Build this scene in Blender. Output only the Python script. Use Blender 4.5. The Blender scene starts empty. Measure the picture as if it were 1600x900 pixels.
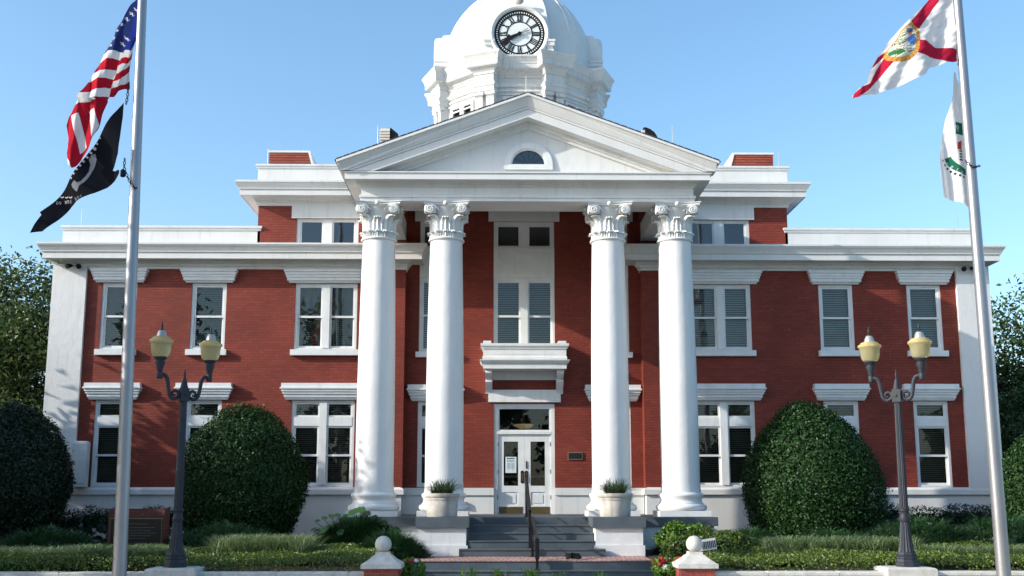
import bpy, math, random
import numpy as np
from mathutils import Vector, Matrix
random.seed(7); RNG = np.random.default_rng(7)
R = math.radians
SC = bpy.context.scene
COL = SC.collection

# ---------------------------------------------------------------- camera
CX, CY, CZ = -0.746, -30.0, 1.6
YAW, PITCH, FPX = R(0.812), R(9.418), 1690.0
cy_, sy_, cp_, sp_ = math.cos(YAW), math.sin(YAW), math.cos(PITCH), math.sin(PITCH)
FW = Vector((sy_*cp_, cy_*cp_, sp_)); RT = Vector((cy_, -sy_, 0)); UPV = RT.cross(FW)
cam = bpy.data.objects.new('camera', bpy.data.cameras.new('camera')); COL.objects.link(cam)
cam.matrix_world = Matrix(((RT.x, UPV.x, -FW.x, CX), (RT.y, UPV.y, -FW.y, CY), (RT.z, UPV.z, -FW.z, CZ), (0, 0, 0, 1)))
cam.data.sensor_width = 36.0; cam.data.lens = 36.0*FPX/1600.0
cam.data.shift_y = 50.0/1600.0
cam.data.clip_start = 0.1; cam.data.clip_end = 3000
SC.camera = cam

# ---------------------------------------------------------------- sky, sun, exposure
SUN_A, SUN_E = R(18.0), R(23.7)          # angle of the sun off the facade, elevation
sdir = Vector((-math.cos(SUN_A)*math.cos(SUN_E), -math.sin(SUN_A)*math.cos(SUN_E), math.sin(SUN_E)))
W = bpy.data.worlds.new('World'); SC.world = W; W.use_nodes = True
nt = W.node_tree; bg = nt.nodes['Background']
sky = nt.nodes.new('ShaderNodeTexSky'); sky.sky_type = 'NISHITA'; sky.sun_disc = False
sky.sun_elevation = SUN_E
sky.sun_rotation = math.atan2(sdir.x, sdir.y)      # clockwise from +Y
sky.air_density = 1.0; sky.dust_density = 2.0; sky.ozone_density = 3.0
hs = nt.nodes.new('ShaderNodeHueSaturation'); hs.inputs['Saturation'].default_value = 1.06; hs.inputs['Hue'].default_value = 0.491
nt.links.new(sky.outputs[0], hs.inputs['Color']); nt.links.new(hs.outputs[0], bg.inputs[0]); bg.inputs[1].default_value = 0.15
sl = bpy.data.lights.new('sun', 'SUN'); sl.energy = 3.0; sl.angle = R(0.53); sl.color = (1.0, 0.93, 0.82)
so = bpy.data.objects.new('sun', sl); COL.objects.link(so); so.location = (-60, -30, 50)
so.rotation_euler = sdir.to_track_quat('Z', 'Y').to_euler()
SC.view_settings.view_transform = 'Standard'; SC.view_settings.look = 'None'
SC.view_settings.exposure = 1.02; SC.view_settings.gamma = 1.0
SC.view_settings.use_curve_mapping = False
SC.cycles.max_bounces = 6; SC.cycles.transparent_max_bounces = 12

# ---------------------------------------------------------------- materials
def newmat(name):
    m = bpy.data.materials.new(name); m.use_nodes = True
    return m, m.node_tree, m.node_tree.nodes['Principled BSDF']
def nd(nt, t, **kw):
    n = nt.nodes.new(t)
    for k, v in kw.items(): setattr(n, k, v)
    return n
def mat(name, col, rough=0.6, metal=0.0, var=0.12, scale=2.0, bump=0.0, bscale=30.0, col2=None, stain=0.0, spec=0.4):
    """plain painted or natural surface: base colour broken up by noise, optional bump and streaky stains"""
    m, nt, p = newmat(name)
    tc = nd(nt, 'ShaderNodeTexCoord'); nz = nd(nt, 'ShaderNodeTexNoise')
    nz.inputs['Scale'].default_value = scale; nz.inputs['Detail'].default_value = 6
    nt.links.new(tc.outputs['Object'], nz.inputs['Vector'])
    rp = nd(nt, 'ShaderNodeValToRGB'); rp.color_ramp.elements[0].position = .3; rp.color_ramp.elements[1].position = .7
    a = [c*(1-var) for c in col]; b = [min(1, c*(1+var*.6)) for c in (col2 or col)]
    rp.color_ramp.elements[0].color = (*a, 1); rp.color_ramp.elements[1].color = (*b, 1)
    nt.links.new(nz.outputs['Fac'], rp.inputs[0]); last = rp.outputs[0]
    if stain > 0:
        mp = nd(nt, 'ShaderNodeMapping'); mp.inputs['Scale'].default_value = (5, 5, .5)
        n2 = nd(nt, 'ShaderNodeTexNoise'); n2.inputs['Scale'].default_value = 1.6; n2.inputs['Detail'].default_value = 8
        nt.links.new(tc.outputs['Object'], mp.inputs[0]); nt.links.new(mp.outputs[0], n2.inputs['Vector'])
        r2 = nd(nt, 'ShaderNodeValToRGB'); r2.color_ramp.elements[0].position = .56; r2.color_ramp.elements[1].position = .78
        r2.color_ramp.elements[0].color = (0, 0, 0, 1); r2.color_ramp.elements[1].color = (stain, stain, stain, 1)
        mx = nd(nt, 'ShaderNodeMix', data_type='RGBA'); mx.inputs['B'].default_value = (col[0]*.55, col[1]*.52, col[2]*.46, 1)
        nt.links.new(n2.outputs['Fac'], r2.inputs[0]); nt.links.new(r2.outputs[0], mx.inputs['Factor'])
        nt.links.new(last, mx.inputs['A']); last = mx.outputs['Result']
    nt.links.new(last, p.inputs['Base Color'])
    p.inputs['Roughness'].default_value = rough; p.inputs['Metallic'].default_value = metal
    p.inputs['Specular IOR Level'].default_value = spec
    if bump > 0:
        n3 = nd(nt, 'ShaderNodeTexNoise'); n3.inputs['Scale'].default_value = bscale; n3.inputs['Detail'].default_value = 4
        nt.links.new(tc.outputs['Object'], n3.inputs['Vector'])
        bp = nd(nt, 'ShaderNodeBump'); bp.inputs['Strength'].default_value = bump; bp.inputs['Distance'].default_value = .02
        nt.links.new(n3.outputs['Fac'], bp.inputs['Height']); nt.links.new(bp.outputs[0], p.inputs['Normal'])
    return m
def brick_mat(name, c1, c2, mortar, flat=False, bw=.215, bh=.075, ms=.007):
    m, nt, p = newmat(name)
    tc = nd(nt, 'ShaderNodeTexCoord'); sp = nd(nt, 'ShaderNodeSeparateXYZ'); cb = nd(nt, 'ShaderNodeCombineXYZ')
    nt.links.new(tc.outputs['Object'], sp.inputs[0])
    ad = nd(nt, 'ShaderNodeMath', operation='ADD'); nt.links.new(sp.outputs[0], ad.inputs[0])
    if flat: nt.links.new(sp.outputs[1], cb.inputs[1])
    else: nt.links.new(sp.outputs[1], ad.inputs[1]); nt.links.new(sp.outputs[2], cb.inputs[1])
    nt.links.new(ad.outputs[0], cb.inputs[0])
    bt = nd(nt, 'ShaderNodeTexBrick'); bt.offset = .5
    bt.inputs['Scale'].default_value = 1; bt.inputs['Brick Width'].default_value = bw; bt.inputs['Row Height'].default_value = bh
    bt.inputs['Mortar Size'].default_value = ms; bt.inputs['Mortar Smooth'].default_value = .3; bt.inputs['Bias'].default_value = 0
    bt.inputs['Color1'].default_value = (*c1, 1); bt.inputs['Color2'].default_value = (*c2, 1); bt.inputs['Mortar'].default_value = (*mortar, 1)
    nt.links.new(cb.outputs[0], bt.inputs['Vector'])
    nz = nd(nt, 'ShaderNodeTexNoise'); nz.inputs['Scale'].default_value = .9; nz.inputs['Detail'].default_value = 8
    nt.links.new(tc.outputs['Object'], nz.inputs['Vector'])
    rp = nd(nt, 'ShaderNodeMapRange'); rp.inputs['From Min'].default_value = .3; rp.inputs['From Max'].default_value = .7
    rp.inputs['To Min'].default_value = .80; rp.inputs['To Max'].default_value = 1.15
    nt.links.new(nz.outputs['Fac'], rp.inputs['Value'])
    # a few bleached, worn spots on single bricks
    n2 = nd(nt, 'ShaderNodeTexNoise'); n2.inputs['Scale'].default_value = 9; n2.inputs['Detail'].default_value = 5
    nt.links.new(tc.outputs['Object'], n2.inputs['Vector'])
    r2 = nd(nt, 'ShaderNodeMapRange'); r2.inputs['From Min'].default_value = .62; r2.inputs['From Max'].default_value = .78
    r2.inputs['To Max'].default_value = .35; nt.links.new(n2.outputs['Fac'], r2.inputs['Value'])
    mx = nd(nt, 'ShaderNodeMix', data_type='RGBA', blend_type='MULTIPLY'); mx.inputs['Factor'].default_value = 1
    nt.links.new(bt.outputs['Color'], mx.inputs['A']); nt.links.new(rp.outputs[0], mx.inputs['B'])
    m2 = nd(nt, 'ShaderNodeMix', data_type='RGBA'); m2.inputs['B'].default_value = (.42, .13, .07, 1)
    nt.links.new(mx.outputs['Result'], m2.inputs['A']); nt.links.new(r2.outputs[0], m2.inputs['Factor'])
    nt.links.new(m2.outputs['Result'], p.inputs['Base Color']); p.inputs['Roughness'].default_value = .62
    p.inputs['Specular IOR Level'].default_value = .3
    bp = nd(nt, 'ShaderNodeBump', invert=True); bp.inputs['Strength'].default_value = .9; bp.inputs['Distance'].default_value = .012
    nt.links.new(bt.outputs['Fac'], bp.inputs['Height']); nt.links.new(bp.outputs[0], p.inputs['Normal'])
    return m
def leaf_mat(name, c1, c2, c3=None, rough=.45, trans=.25, spec=.4):
    m, nt, p = newmat(name)
    g = nd(nt, 'ShaderNodeNewGeometry'); rp = nd(nt, 'ShaderNodeValToRGB')
    rp.color_ramp.elements[0].color = (*c1, 1); rp.color_ramp.elements[1].color = (*c2, 1)
    if c3: e = rp.color_ramp.elements.new(.93); e.color = (*c2, 1); rp.color_ramp.elements[2].color = (*c3, 1)
    nt.links.new(g.outputs['Random Per Island'], rp.inputs[0]); nt.links.new(rp.outputs[0], p.inputs['Base Color'])
    p.inputs['Roughness'].default_value = rough; p.inputs['Specular IOR Level'].default_value = spec
    tr = nd(nt, 'ShaderNodeBsdfTranslucent'); mx = nd(nt, 'ShaderNodeMixShader'); mx.inputs[0].default_value = trans
    nt.links.new(rp.outputs[0], tr.inputs[0]); nt.links.new(p.outputs[0], mx.inputs[1]); nt.links.new(tr.outputs[0], mx.inputs[2])
    nt.links.new(mx.outputs[0], nt.nodes['Material Output'].inputs['Surface'])
    return m
def glass_mat(name, ior, tint, rough=.01):
    m, nt, p = newmat(name); nt.nodes.remove(p)
    t = nd(nt, 'ShaderNodeBsdfTransparent'); t.inputs[0].default_value = (*tint, 1)
    g = nd(nt, 'ShaderNodeBsdfGlossy'); g.inputs['Roughness'].default_value = rough
    tc = nd(nt, 'ShaderNodeTexCoord'); nz = nd(nt, 'ShaderNodeTexNoise'); nz.inputs['Scale'].default_value = 1.7
    bp = nd(nt, 'ShaderNodeBump'); bp.inputs['Strength'].default_value = .03; bp.inputs['Distance'].default_value = .03
    nt.links.new(tc.outputs['Object'], nz.inputs['Vector']); nt.links.new(nz.outputs['Fac'], bp.inputs['Height'])
    nt.links.new(bp.outputs[0], g.inputs['Normal'])
    f = nd(nt, 'ShaderNodeFresnel'); f.inputs[0].default_value = ior
    mx = nd(nt, 'ShaderNodeMixShader'); nt.links.new(f.outputs[0], mx.inputs[0])
    nt.links.new(t.outputs[0], mx.inputs[1]); nt.links.new(g.outputs[0], mx.inputs[2])
    nt.links.new(mx.outputs[0], nt.nodes['Material Output'].inputs['Surface'])
    return m
def cloth_mat(name):
    m, nt, p = newmat(name)
    a = nd(nt, 'ShaderNodeAttribute', attribute_name='print'); nt.links.new(a.outputs[0], p.inputs['Base Color'])
    p.inputs['Roughness'].default_value = .9; p.inputs['Specular IOR Level'].default_value = .08
    tr = nd(nt, 'ShaderNodeBsdfTranslucent'); mx = nd(nt, 'ShaderNodeMixShader'); mx.inputs[0].default_value = .35
    nt.links.new(a.outputs[0], tr.inputs[0]); nt.links.new(p.outputs[0], mx.inputs[1]); nt.links.new(tr.outputs[0], mx.inputs[2])
    nt.links.new(mx.outputs[0], nt.nodes['Material Output'].inputs['Surface'])
    return m
M_white = mat('white paint', (.66, .67, .66), .5, var=.07, scale=1.3, bump=.15, bscale=60, stain=.32)
M_drum = mat('weathered white tower paint', (.60, .61, .60), .55, var=.10, scale=1.5, bump=.15, bscale=50, stain=.7)
M_stucco = mat('white stucco paint', (.66, .67, .665), .5, var=.05, scale=1.0, bump=.55, bscale=4.5, stain=.28)
M_trim = mat('white wood paint', (.69, .71, .71), .4, var=.07, scale=3, stain=.3)
M_brick = brick_mat('painted red brick', (.232, .041, .025), (.185, .032, .020), (.135, .026, .017))
M_brick2 = brick_mat('chimney brick', (.36, .085, .05), (.28, .062, .04), (.16, .05, .04))
M_wallbrick = mat('garden wall brick', (.27, .055, .04), .75, var=.25, scale=14, bump=.3, bscale=60)
M_mortar = mat('mortar', (.32, .25, .22), .9, var=.15, scale=12)
M_paver = brick_mat('landing pavers', (.46, .27, .23), (.40, .22, .19), (.22, .15, .14), flat=True, bw=.1, bh=.6, ms=.012)
M_grey = mat('grey step paint', (.080, .100, .115), .55, var=.2, scale=2.5, stain=.3, bump=.1)
M_dark = mat('unlit interior black', (.012, .012, .013), .9, var=.1)  # near-black colour stands in for the shade of unlit interiors
M_glass = glass_mat('window glass', 1.52, (.86, .89, .88))
M_dglass = glass_mat('dark attic glass', 1.9, (.5, .55, .6), .03)
M_blind = mat('olive blind slats', (.26, .25, .19), .6, var=.15, scale=3)
M_blind_d = mat('dark blind slats', (.24, .20, .16), .6, var=.15, scale=3)
M_blind_g = mat('grey blind slats', (.52, .53, .51), .6, var=.1, scale=3)
M_blind_c = mat('beige blind slats', (.52, .51, .44), .6, var=.1, scale=3)
M_curtain = mat('beige curtain', (.20, .18, .13), .9, var=.15, scale=4)
M_brass = mat('dull brass', (.14, .10, .045), .45, metal=.6, var=.2)
M_black = mat('black iron', (.008, .008, .010), .55, var=.3, scale=8, spec=.25)
M_lamp = mat('blue black cast iron', (.013, .018, .028), .62, var=.3, scale=9, bump=.15, bscale=40, spec=.5)
M_pole = mat('brushed aluminium pole', (.29, .30, .32), .38, metal=.7, var=.1, scale=1.2)
M_conc = mat('cast concrete', (.52, .51, .47), .8, var=.16, scale=7, bump=.25, bscale=50, stain=.35)
M_planter = mat('weathered cast stone', (.50, .48, .44), .85, var=.25, scale=5, bump=.3, bscale=40, stain=.8)
M_roof = mat('dark roof shingle', (.075, .075, .08), .9, var=.4, scale=12, bump=.5, bscale=30)
M_flatroof = mat('flat roof', (.35, .35, .34), .9)
M_bronze = mat('bronze plaque', (.022, .018, .016), .45, metal=.3, var=.2)
M_gold = mat('worn gilt', (.20, .17, .11), .5, metal=.4)
M_clockface = mat('clock face', (.72, .76, .76), .4, var=.04)
M_poster = mat('paper notice', (.62, .72, .74), .8, var=.05)
M_ink = mat('printed ink', (.05, .07, .08), .8)
M_ink2 = mat('faint print', (.36, .45, .48), .8)
M_ventpale = mat('pale vent paint', (.68, .64, .55), .6, var=.1)
M_steel = mat('galvanised vent', (.36, .36, .34), .5, metal=.4, var=.2)
M_soil = mat('bark mulch', (.055, .038, .026), .95, var=.5, scale=25, bump=.6)
M_grass = mat('lawn', (.05, .09, .025), .95, var=.4, scale=3, bump=.5, bscale=60)
M_walk = mat('concrete walk', (.50, .48, .44), .9, var=.15, scale=2, bump=.2)
M_asph = mat('asphalt', (.055, .055, .057), .95, var=.2, scale=4, bump=.4, bscale=80)
M_bark = mat('bark', (.10, .08, .06), .95, var=.4, scale=7, bump=.7, bscale=20)
M_oak = leaf_mat('oak leaves', (.038, .072, .020), (.09, .14, .043), (.15, .19, .08))
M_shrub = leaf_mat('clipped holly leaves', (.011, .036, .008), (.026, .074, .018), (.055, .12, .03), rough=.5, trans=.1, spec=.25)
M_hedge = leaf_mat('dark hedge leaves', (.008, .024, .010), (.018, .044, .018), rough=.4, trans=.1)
M_junip = leaf_mat('juniper needles', (.022, .075, .022), (.06, .14, .05), rough=.6)
M_dkneedle = leaf_mat('dark needles', (.014, .042, .014), (.03, .085, .028), rough=.6)
M_liri = leaf_mat('liriope blades', (.10, .17, .06), (.30, .38, .18), (.44, .47, .30), rough=.45)
M_cover = leaf_mat('jasmine leaves', (.06, .115, .016), (.14, .195, .036), (.20, .18, .06), rough=.4)
M_bright = leaf_mat('fresh green leaves', (.05, .13, .012), (.13, .24, .03), rough=.4)
M_phil = leaf_mat('broad green leaves', (.012, .045, .012), (.03, .085, .022), rough=.35)
M_phil_l = leaf_mat('upper broad leaves', (.018, .065, .014), (.035, .10, .025), rough=.35)
M_redpet = leaf_mat('red petals', (.45, .01, .02), (.65, .03, .04), rough=.6)
M_whpet = leaf_mat('white petals', (.75, .72, .70), (.85, .84, .82), rough=.6)
M_flag = cloth_mat('printed flag cloth')
M_fur = mat('black fur', (.012, .011, .010), .8, var=.3, scale=30, bump=.4, bscale=120)
M_lampcap = mat('silver lamp cap', (.42, .42, .40), .35, metal=.4)
def lampglass(name, base, ca, cb, trm):
    m, nt, p = newmat(name)
    p.inputs['Base Color'].default_value = (*base, 1); p.inputs['Roughness'].default_value = .25
    p.inputs['Transmission Weight'].default_value = trm; p.inputs['IOR'].default_value = 1.2
    tc = nd(nt, 'ShaderNodeTexCoord'); nz = nd(nt, 'ShaderNodeTexNoise'); nz.inputs['Scale'].default_value = 6
    rp = nd(nt, 'ShaderNodeValToRGB'); rp.color_ramp.elements[0].color = (*ca, 1); rp.color_ramp.elements[1].color = (*cb, 1)
    nt.links.new(tc.outputs['Object'], nz.inputs['Vector']); nt.links.new(nz.outputs['Fac'], rp.inputs[0]); nt.links.new(rp.outputs[0], p.inputs['Base Color'])
    tr = nd(nt, 'ShaderNodeBsdfTranslucent'); nt.links.new(rp.outputs[0], tr.inputs[0])
    mx = nd(nt, 'ShaderNodeMixShader'); mx.inputs[0].default_value = .35
    nt.links.new(p.outputs[0], mx.inputs[1]); nt.links.new(tr.outputs[0], mx.inputs[2])
    nt.links.new(mx.outputs[0], nt.nodes['Material Output'].inputs['Surface'])
    return m
M_lampglass = lampglass('ribbed clear yellow lamp glass', (.55, .50, .26), (.60, .55, .32), (.78, .72, .47), .6)
M_lampcrown = lampglass('amber lamp glass', (.62, .49, .20), (.62, .52, .25), (.78, .67, .38), .3)

# ---------------------------------------------------------------- mesh helpers
class MB:
    def __init__(s): s.v = []; s.f = []
    def add(s, vs, fs):
        n = len(s.v); s.v += [tuple(v) for v in vs]; s.f += [tuple(i+n for i in f) for f in fs]; return s
    def box(s, x0, x1, y0, y1, z0, z1):
        return s.add([(x0,y0,z0),(x1,y0,z0),(x1,y1,z0),(x0,y1,z0),(x0,y0,z1),(x1,y0,z1),(x1,y1,z1),(x0,y1,z1)],
                     [(3,2,1,0),(4,5,6,7),(0,1,5,4),(1,2,6,5),(2,3,7,6),(3,0,4,7)])
    def sweep3(s, x0, x1, y, yb, prof, cap=True):
        """moulding profile [(out, z)] carried round left return, front and right return of a block"""
        n = len(prof); vs = []
        for o, z in prof: vs += [(x0-o, yb, z), (x0-o, y-o, z), (x1+o, y-o, z), (x1+o, yb, z)]
        fs = [(4*i+k, 4*i+k+1, 4*i+k+5, 4*i+k+4) for i in range(n-1) for k in range(3)]
        if cap:
            fs += [(3, 2, 1, 0), (4*n-4, 4*n-3, 4*n-2, 4*n-1)]
            fs += [(4*i, 4*i+4, 4*i+7, 4*i+3) for i in range(n-1)]
        return s.add(vs, fs)
    def sweep4(s, x0, x1, y0, y1, prof):
        n = len(prof); vs = []
        for o, z in prof: vs += [(x0-o, y0-o, z), (x1+o, y0-o, z), (x1+o, y1+o, z), (x0-o, y1+o, z)]
        fs = [(4*i+k, 4*i+(k+1) % 4, 4*i+4+(k+1) % 4, 4*i+4+k) for i in range(n-1) for k in range(4)]
        fs += [(3, 2, 1, 0), (4*n-4, 4*n-3, 4*n-2, 4*n-1)]
        return s.add(vs, fs)
    def lathe(s, prof, cx=0, cy=0, n=24, flute=None):
        vs = []
        for r, z in prof:
            for k in range(n):
                a = 2*math.pi*k/n; rr = r*(1-flute*(k % 2)) if flute else r
                vs.append((cx+rr*math.cos(a), cy+rr*math.sin(a), z))
        m = len(prof)
        fs = [(i*n+k, i*n+(k+1) % n, (i+1)*n+(k+1) % n, (i+1)*n+k) for i in range(m-1) for k in range(n)]
        fs += [tuple(reversed(range(n))), tuple(range((m-1)*n, m*n))]
        return s.add(vs, fs)
    def prism(s, poly, y0, y1):
        """polygon in x,z extruded from y0 (front) to y1 (back)"""
        n = len(poly); vs = [(x, y0, z) for x, z in poly]+[(x, y1, z) for x, z in poly]
        a = sum(poly[i][0]*poly[(i+1) % n][1]-poly[(i+1) % n][0]*poly[i][1] for i in range(n))
        f = tuple(range(n)); b = tuple(reversed(range(n, 2*n)))
        sd = [(i, i+n, (i+1) % n+n, (i+1) % n) for i in range(n)]
        if a < 0: f = f[::-1]; b = b[::-1]; sd = [t[::-1] for t in sd]
        return s.add(vs, [f, b]+sd)
    def tube(s, pts, rad, n=8):
        pts = [Vector(p) for p in pts]; m = len(pts); vs = []
        if not hasattr(rad, '__len__'): rad = [rad]*m
        up = Vector((0, 0, 1)); prev = None
        for i, p in enumerate(pts):
            t = (pts[min(i+1, m-1)]-pts[max(i-1, 0)]).normalized()
            if prev is None:
                prev = t.cross(up if abs(t.z) < .9 else Vector((1, 0, 0))).normalized()
            a = (prev-t*prev.dot(t)).normalized(); b = t.cross(a); prev = a
            for k in range(n):
                an = 2*math.pi*k/n; vs.append(p+(a*math.cos(an)+b*math.sin(an))*rad[i])
        fs = [(i*n+k, i*n+(k+1) % n, (i+1)*n+(k+1) % n, (i+1)*n+k) for i in range(m-1) for k in range(n)]
        fs += [tuple(reversed(range(n))), tuple(range((m-1)*n, m*n))]
        return s.add(vs, fs)
    def sphere(s, c, r, n=20, m=12):
        if not hasattr(r, '__len__'): r = (r, r, r)
        vs = [(c[0], c[1], c[2]-r[2])]
        for i in range(1, m):
            t = math.pi*i/m-math.pi/2
            for k in range(n):
                a = 2*math.pi*k/n; vs.append((c[0]+r[0]*math.cos(t)*math.cos(a), c[1]+r[1]*math.cos(t)*math.sin(a), c[2]+r[2]*math.sin(t)))
        vs.append((c[0], c[1], c[2]+r[2])); L = len(vs)-1
        fs = [(0, 1+(k+1) % n, 1+k) for k in range(n)]
        fs += [(1+i*n+k, 1+i*n+(k+1) % n, 1+(i+1)*n+(k+1) % n, 1+(i+1)*n+k) for i in range(m-2) for k in range(n)]
        fs += [(L, 1+(m-2)*n+k, 1+(m-2)*n+(k+1) % n) for k in range(n)]
        return s.add(vs, fs)
    def xf(s, M, i0=0):
        for i in range(i0, len(s.v)): s.v[i] = tuple(M @ Vector(s.v[i]))
        return s
    def build(s, name, m, parent=None, smooth=False, ang=35):
        me = bpy.data.meshes.new(name); me.from_pydata(s.v, [], s.f); me.materials.append(m)
        if smooth:
            me.polygons.foreach_set('use_smooth', [True]*len(me.polygons)); me.set_sharp_from_angle(angle=R(ang))
        me.update()
        o = bpy.data.objects.new(name, me); COL.objects.link(o); o.parent = parent
        return o
def boxes(*bs):
    m = MB()
    for b in bs: m.box(*b)
    return m
def thing(name, label, cat, loc=(0, 0, 0), rz=0, group=None):
    o = bpy.data.objects.new(name, None); COL.objects.link(o); o.empty_display_size = .2
    o.location = loc; o.rotation_euler = (0, 0, rz)
    return tag(o, label, cat, group)
def tag(o, label, cat, group=None):
    o['label'] = label; o['category'] = cat
    if group: o['group'] = group
    return o
def struct(o, kind='structure'): o['kind'] = kind; return o
def copy_tree(o, parent=None):
    c = o.copy(); COL.objects.link(c); c.parent = parent
    for ch in list(o.children): copy_tree(ch, c)
    return c
def at(px, py, Y):
    """point of the plane y = Y seen at pixel (px, py) of the 1600 x 900 photograph"""
    d = FW+RT*((px-800)/FPX)-UPV*((py-500)/FPX); t = (Y-CY)/d.y
    return Vector((CX+t*d.x, Y, CZ+t*d.z))

# leaves ------------------------------------------------------------------------------------
def np_mesh(name, V, nper, m, parent=None):
    """V: (n, nper, 3) polygons"""
    n = len(V); me = bpy.data.meshes.new(name)
    me.vertices.add(n*nper); me.vertices.foreach_set('co', V.reshape(-1).astype(np.float32))
    me.loops.add(n*nper); me.loops.foreach_set('vertex_index', np.arange(n*nper, dtype=np.int32))
    me.polygons.add(n); me.polygons.foreach_set('loop_start', np.arange(0, n*nper, nper, dtype=np.int32))
    me.polygons.foreach_set('loop_total', np.full(n, nper, dtype=np.int32))
    me.materials.append(m); me.update(calc_edges=True); me.validate()
    o = bpy.data.objects.new(name, me); COL.objects.link(o); o.parent = parent
    return o
def unit(a): return a/np.maximum(np.linalg.norm(a, axis=-1, keepdims=True), 1e-9)
def leaf_quads(P, N, size, aspect=.5, jit=.7):
    n = len(P); Nn = unit(N+jit*RNG.normal(size=(n, 3)))
    T = unit(np.cross(Nn, RNG.normal(size=(n, 3)))); B = np.cross(Nn, T)
    L = (size*RNG.uniform(.65, 1.35, n))[:, None]; w = L*aspect
    bend = Nn*L*.18
    return np.stack([P-T*L*.5-bend, P+B*w*.5, P+T*L*.5-bend, P-B*w*.5], 1)
def dome_points(n, c, r, lump=.06, shell=.16, low=-.75, egg=0.0):
    """points in the outer shell of a clipped, slightly lumpy shrub"""
    d = unit(RNG.normal(size=(int(n*1.6), 3))); d = d[d[:, 2] > low][:n]
    ph = RNG.uniform(0, 6.28, (7, 3)); k = RNG.normal(size=(7, 3))*3.2
    b = sum(np.sin(d @ k[i]+ph[i, 0]) for i in range(7))/7
    rad = 1+lump*b*2-shell*RNG.random(len(d))**1.7+.02*RNG.normal(size=len(d))+.07*(RNG.random(len(d)) < .025)*RNG.random(len(d))
    z = d[:, 2:3]; flare = np.where(z < 0, 1-.10*z*z, 1.0-egg*z*z)
    P = np.array(c)+d*rad[:, None]*np.array(r)*np.concatenate([flare, flare, np.ones_like(flare)], 1)
    return P, d
def blades(P, h, lean, width, segs=3, az=None, droop=.55):
    """arched grass blades as strips: returns (n*segs, 4, 3)"""
    n = len(P); a = RNG.uniform(0, 2*math.pi, n) if az is None else az
    D = np.stack([np.cos(a), np.sin(a), np.zeros(n)], 1); S = np.stack([-np.sin(a), np.cos(a), np.zeros(n)], 1)
    H = h*RNG.uniform(.6, 1.2, n)[:, None]; Ln = lean*RNG.uniform(.3, 1.3, n)[:, None]; out = []
    def pt(t): return P+D*Ln*t**1.6+np.array([0, 0, 1])*(H*(t-droop*t**3*.6))
    for i in range(segs):
        t0, t1 = i/segs, (i+1)/segs; w0 = width*(1-t0*.75); w1 = width*(1-t1*.95)
        a0, a1 = pt(t0), pt(t1)
        out.append(np.stack([a0-S*w0, a0+S*w0, a1+S*w1, a1-S*w1], 1))
    return np.concatenate(out)

# ================================================================= SETTING
g = MB().add([(-900, -900, 0), (900, -900, 0), (900, 900, 0), (-900, 900, 0)], [(0, 1, 2, 3)]).build('ground', M_grass); struct(g)
o = boxes((-60, 60, -23.8, -11.3, -.05, .03)).build('sidewalk', M_walk); struct(o)  # unseen paving, widened and kept pale to bounce sunlight onto the facade
o = boxes((-200, 200, -44, -24, -.05, .006)).build('road', M_asph); struct(o)
o = boxes((-2.0, 2.2, -11.3, -8.78, -.05, .034)).build('walkway', M_walk); struct(o)
def bed(x0, x1):
    nx, ny = 24, 12; m = MB(); vs = []
    for j in range(ny+1):
        for i in range(nx+1):
            x = x0+(x1-x0)*i/nx; y = -10.85+(10.5)*j/ny
            vs.append((x, y, .22+.32*min(1, j/ny*1.4)+.04*math.sin(x*1.7+y)))
    fs = [(j*(nx+1)+i, j*(nx+1)+i+1, (j+1)*(nx+1)+i+1, (j+1)*(nx+1)+i) for j in range(ny) for i in range(nx)]
    return struct(m.add(vs, fs).build('planting_bed', M_soil))
bed(-22, -2.5); bed(2.5, 22)

# ================================================================= COURTHOUSE
CH = thing('courthouse', 'two storey red brick courthouse with white columned portico and clock dome', 'courthouse')
YW = -.35                                     # face of the two wings; the recessed centre wall stands at y = 0
def wall(name, x0, x1, z0, z1, y, holes, m, depth=.16):
    xs = sorted({x0, x1, *[h[0] for h in holes], *[h[1] for h in holes]}); zs = sorted({z0, z1, *[h[2] for h in holes], *[h[3] for h in holes]})
    mb = MB()
    def hole(x, z): return any(h[0] < x < h[1] and h[2] < z < h[3] for h in holes)
    idx = {}
    def v(x, z, yy=y):
        k = (round(x, 5), round(z, 5), yy)
        if k not in idx: idx[k] = len(mb.v); mb.v.append((x, yy, z))
        return idx[k]
    for i in range(len(xs)-1):
        for j in range(len(zs)-1):
            if not hole((xs[i]+xs[i+1])/2, (zs[j]+zs[j+1])/2):
                mb.f.append((v(xs[i], zs[j]), v(xs[i+1], zs[j]), v(xs[i+1], zs[j+1]), v(xs[i], zs[j+1])))
    for h in holes:
        c = [(h[0], h[2]), (h[1], h[2]), (h[1], h[3]), (h[0], h[3])]
        for k in range(4):
            a, b = c[k], c[(k+1) % 4]
            mb.f.append((v(*a), v(*a, y+depth), v(*b, y+depth), v(*b)))
    return mb.build(name, m, CH)

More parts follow.
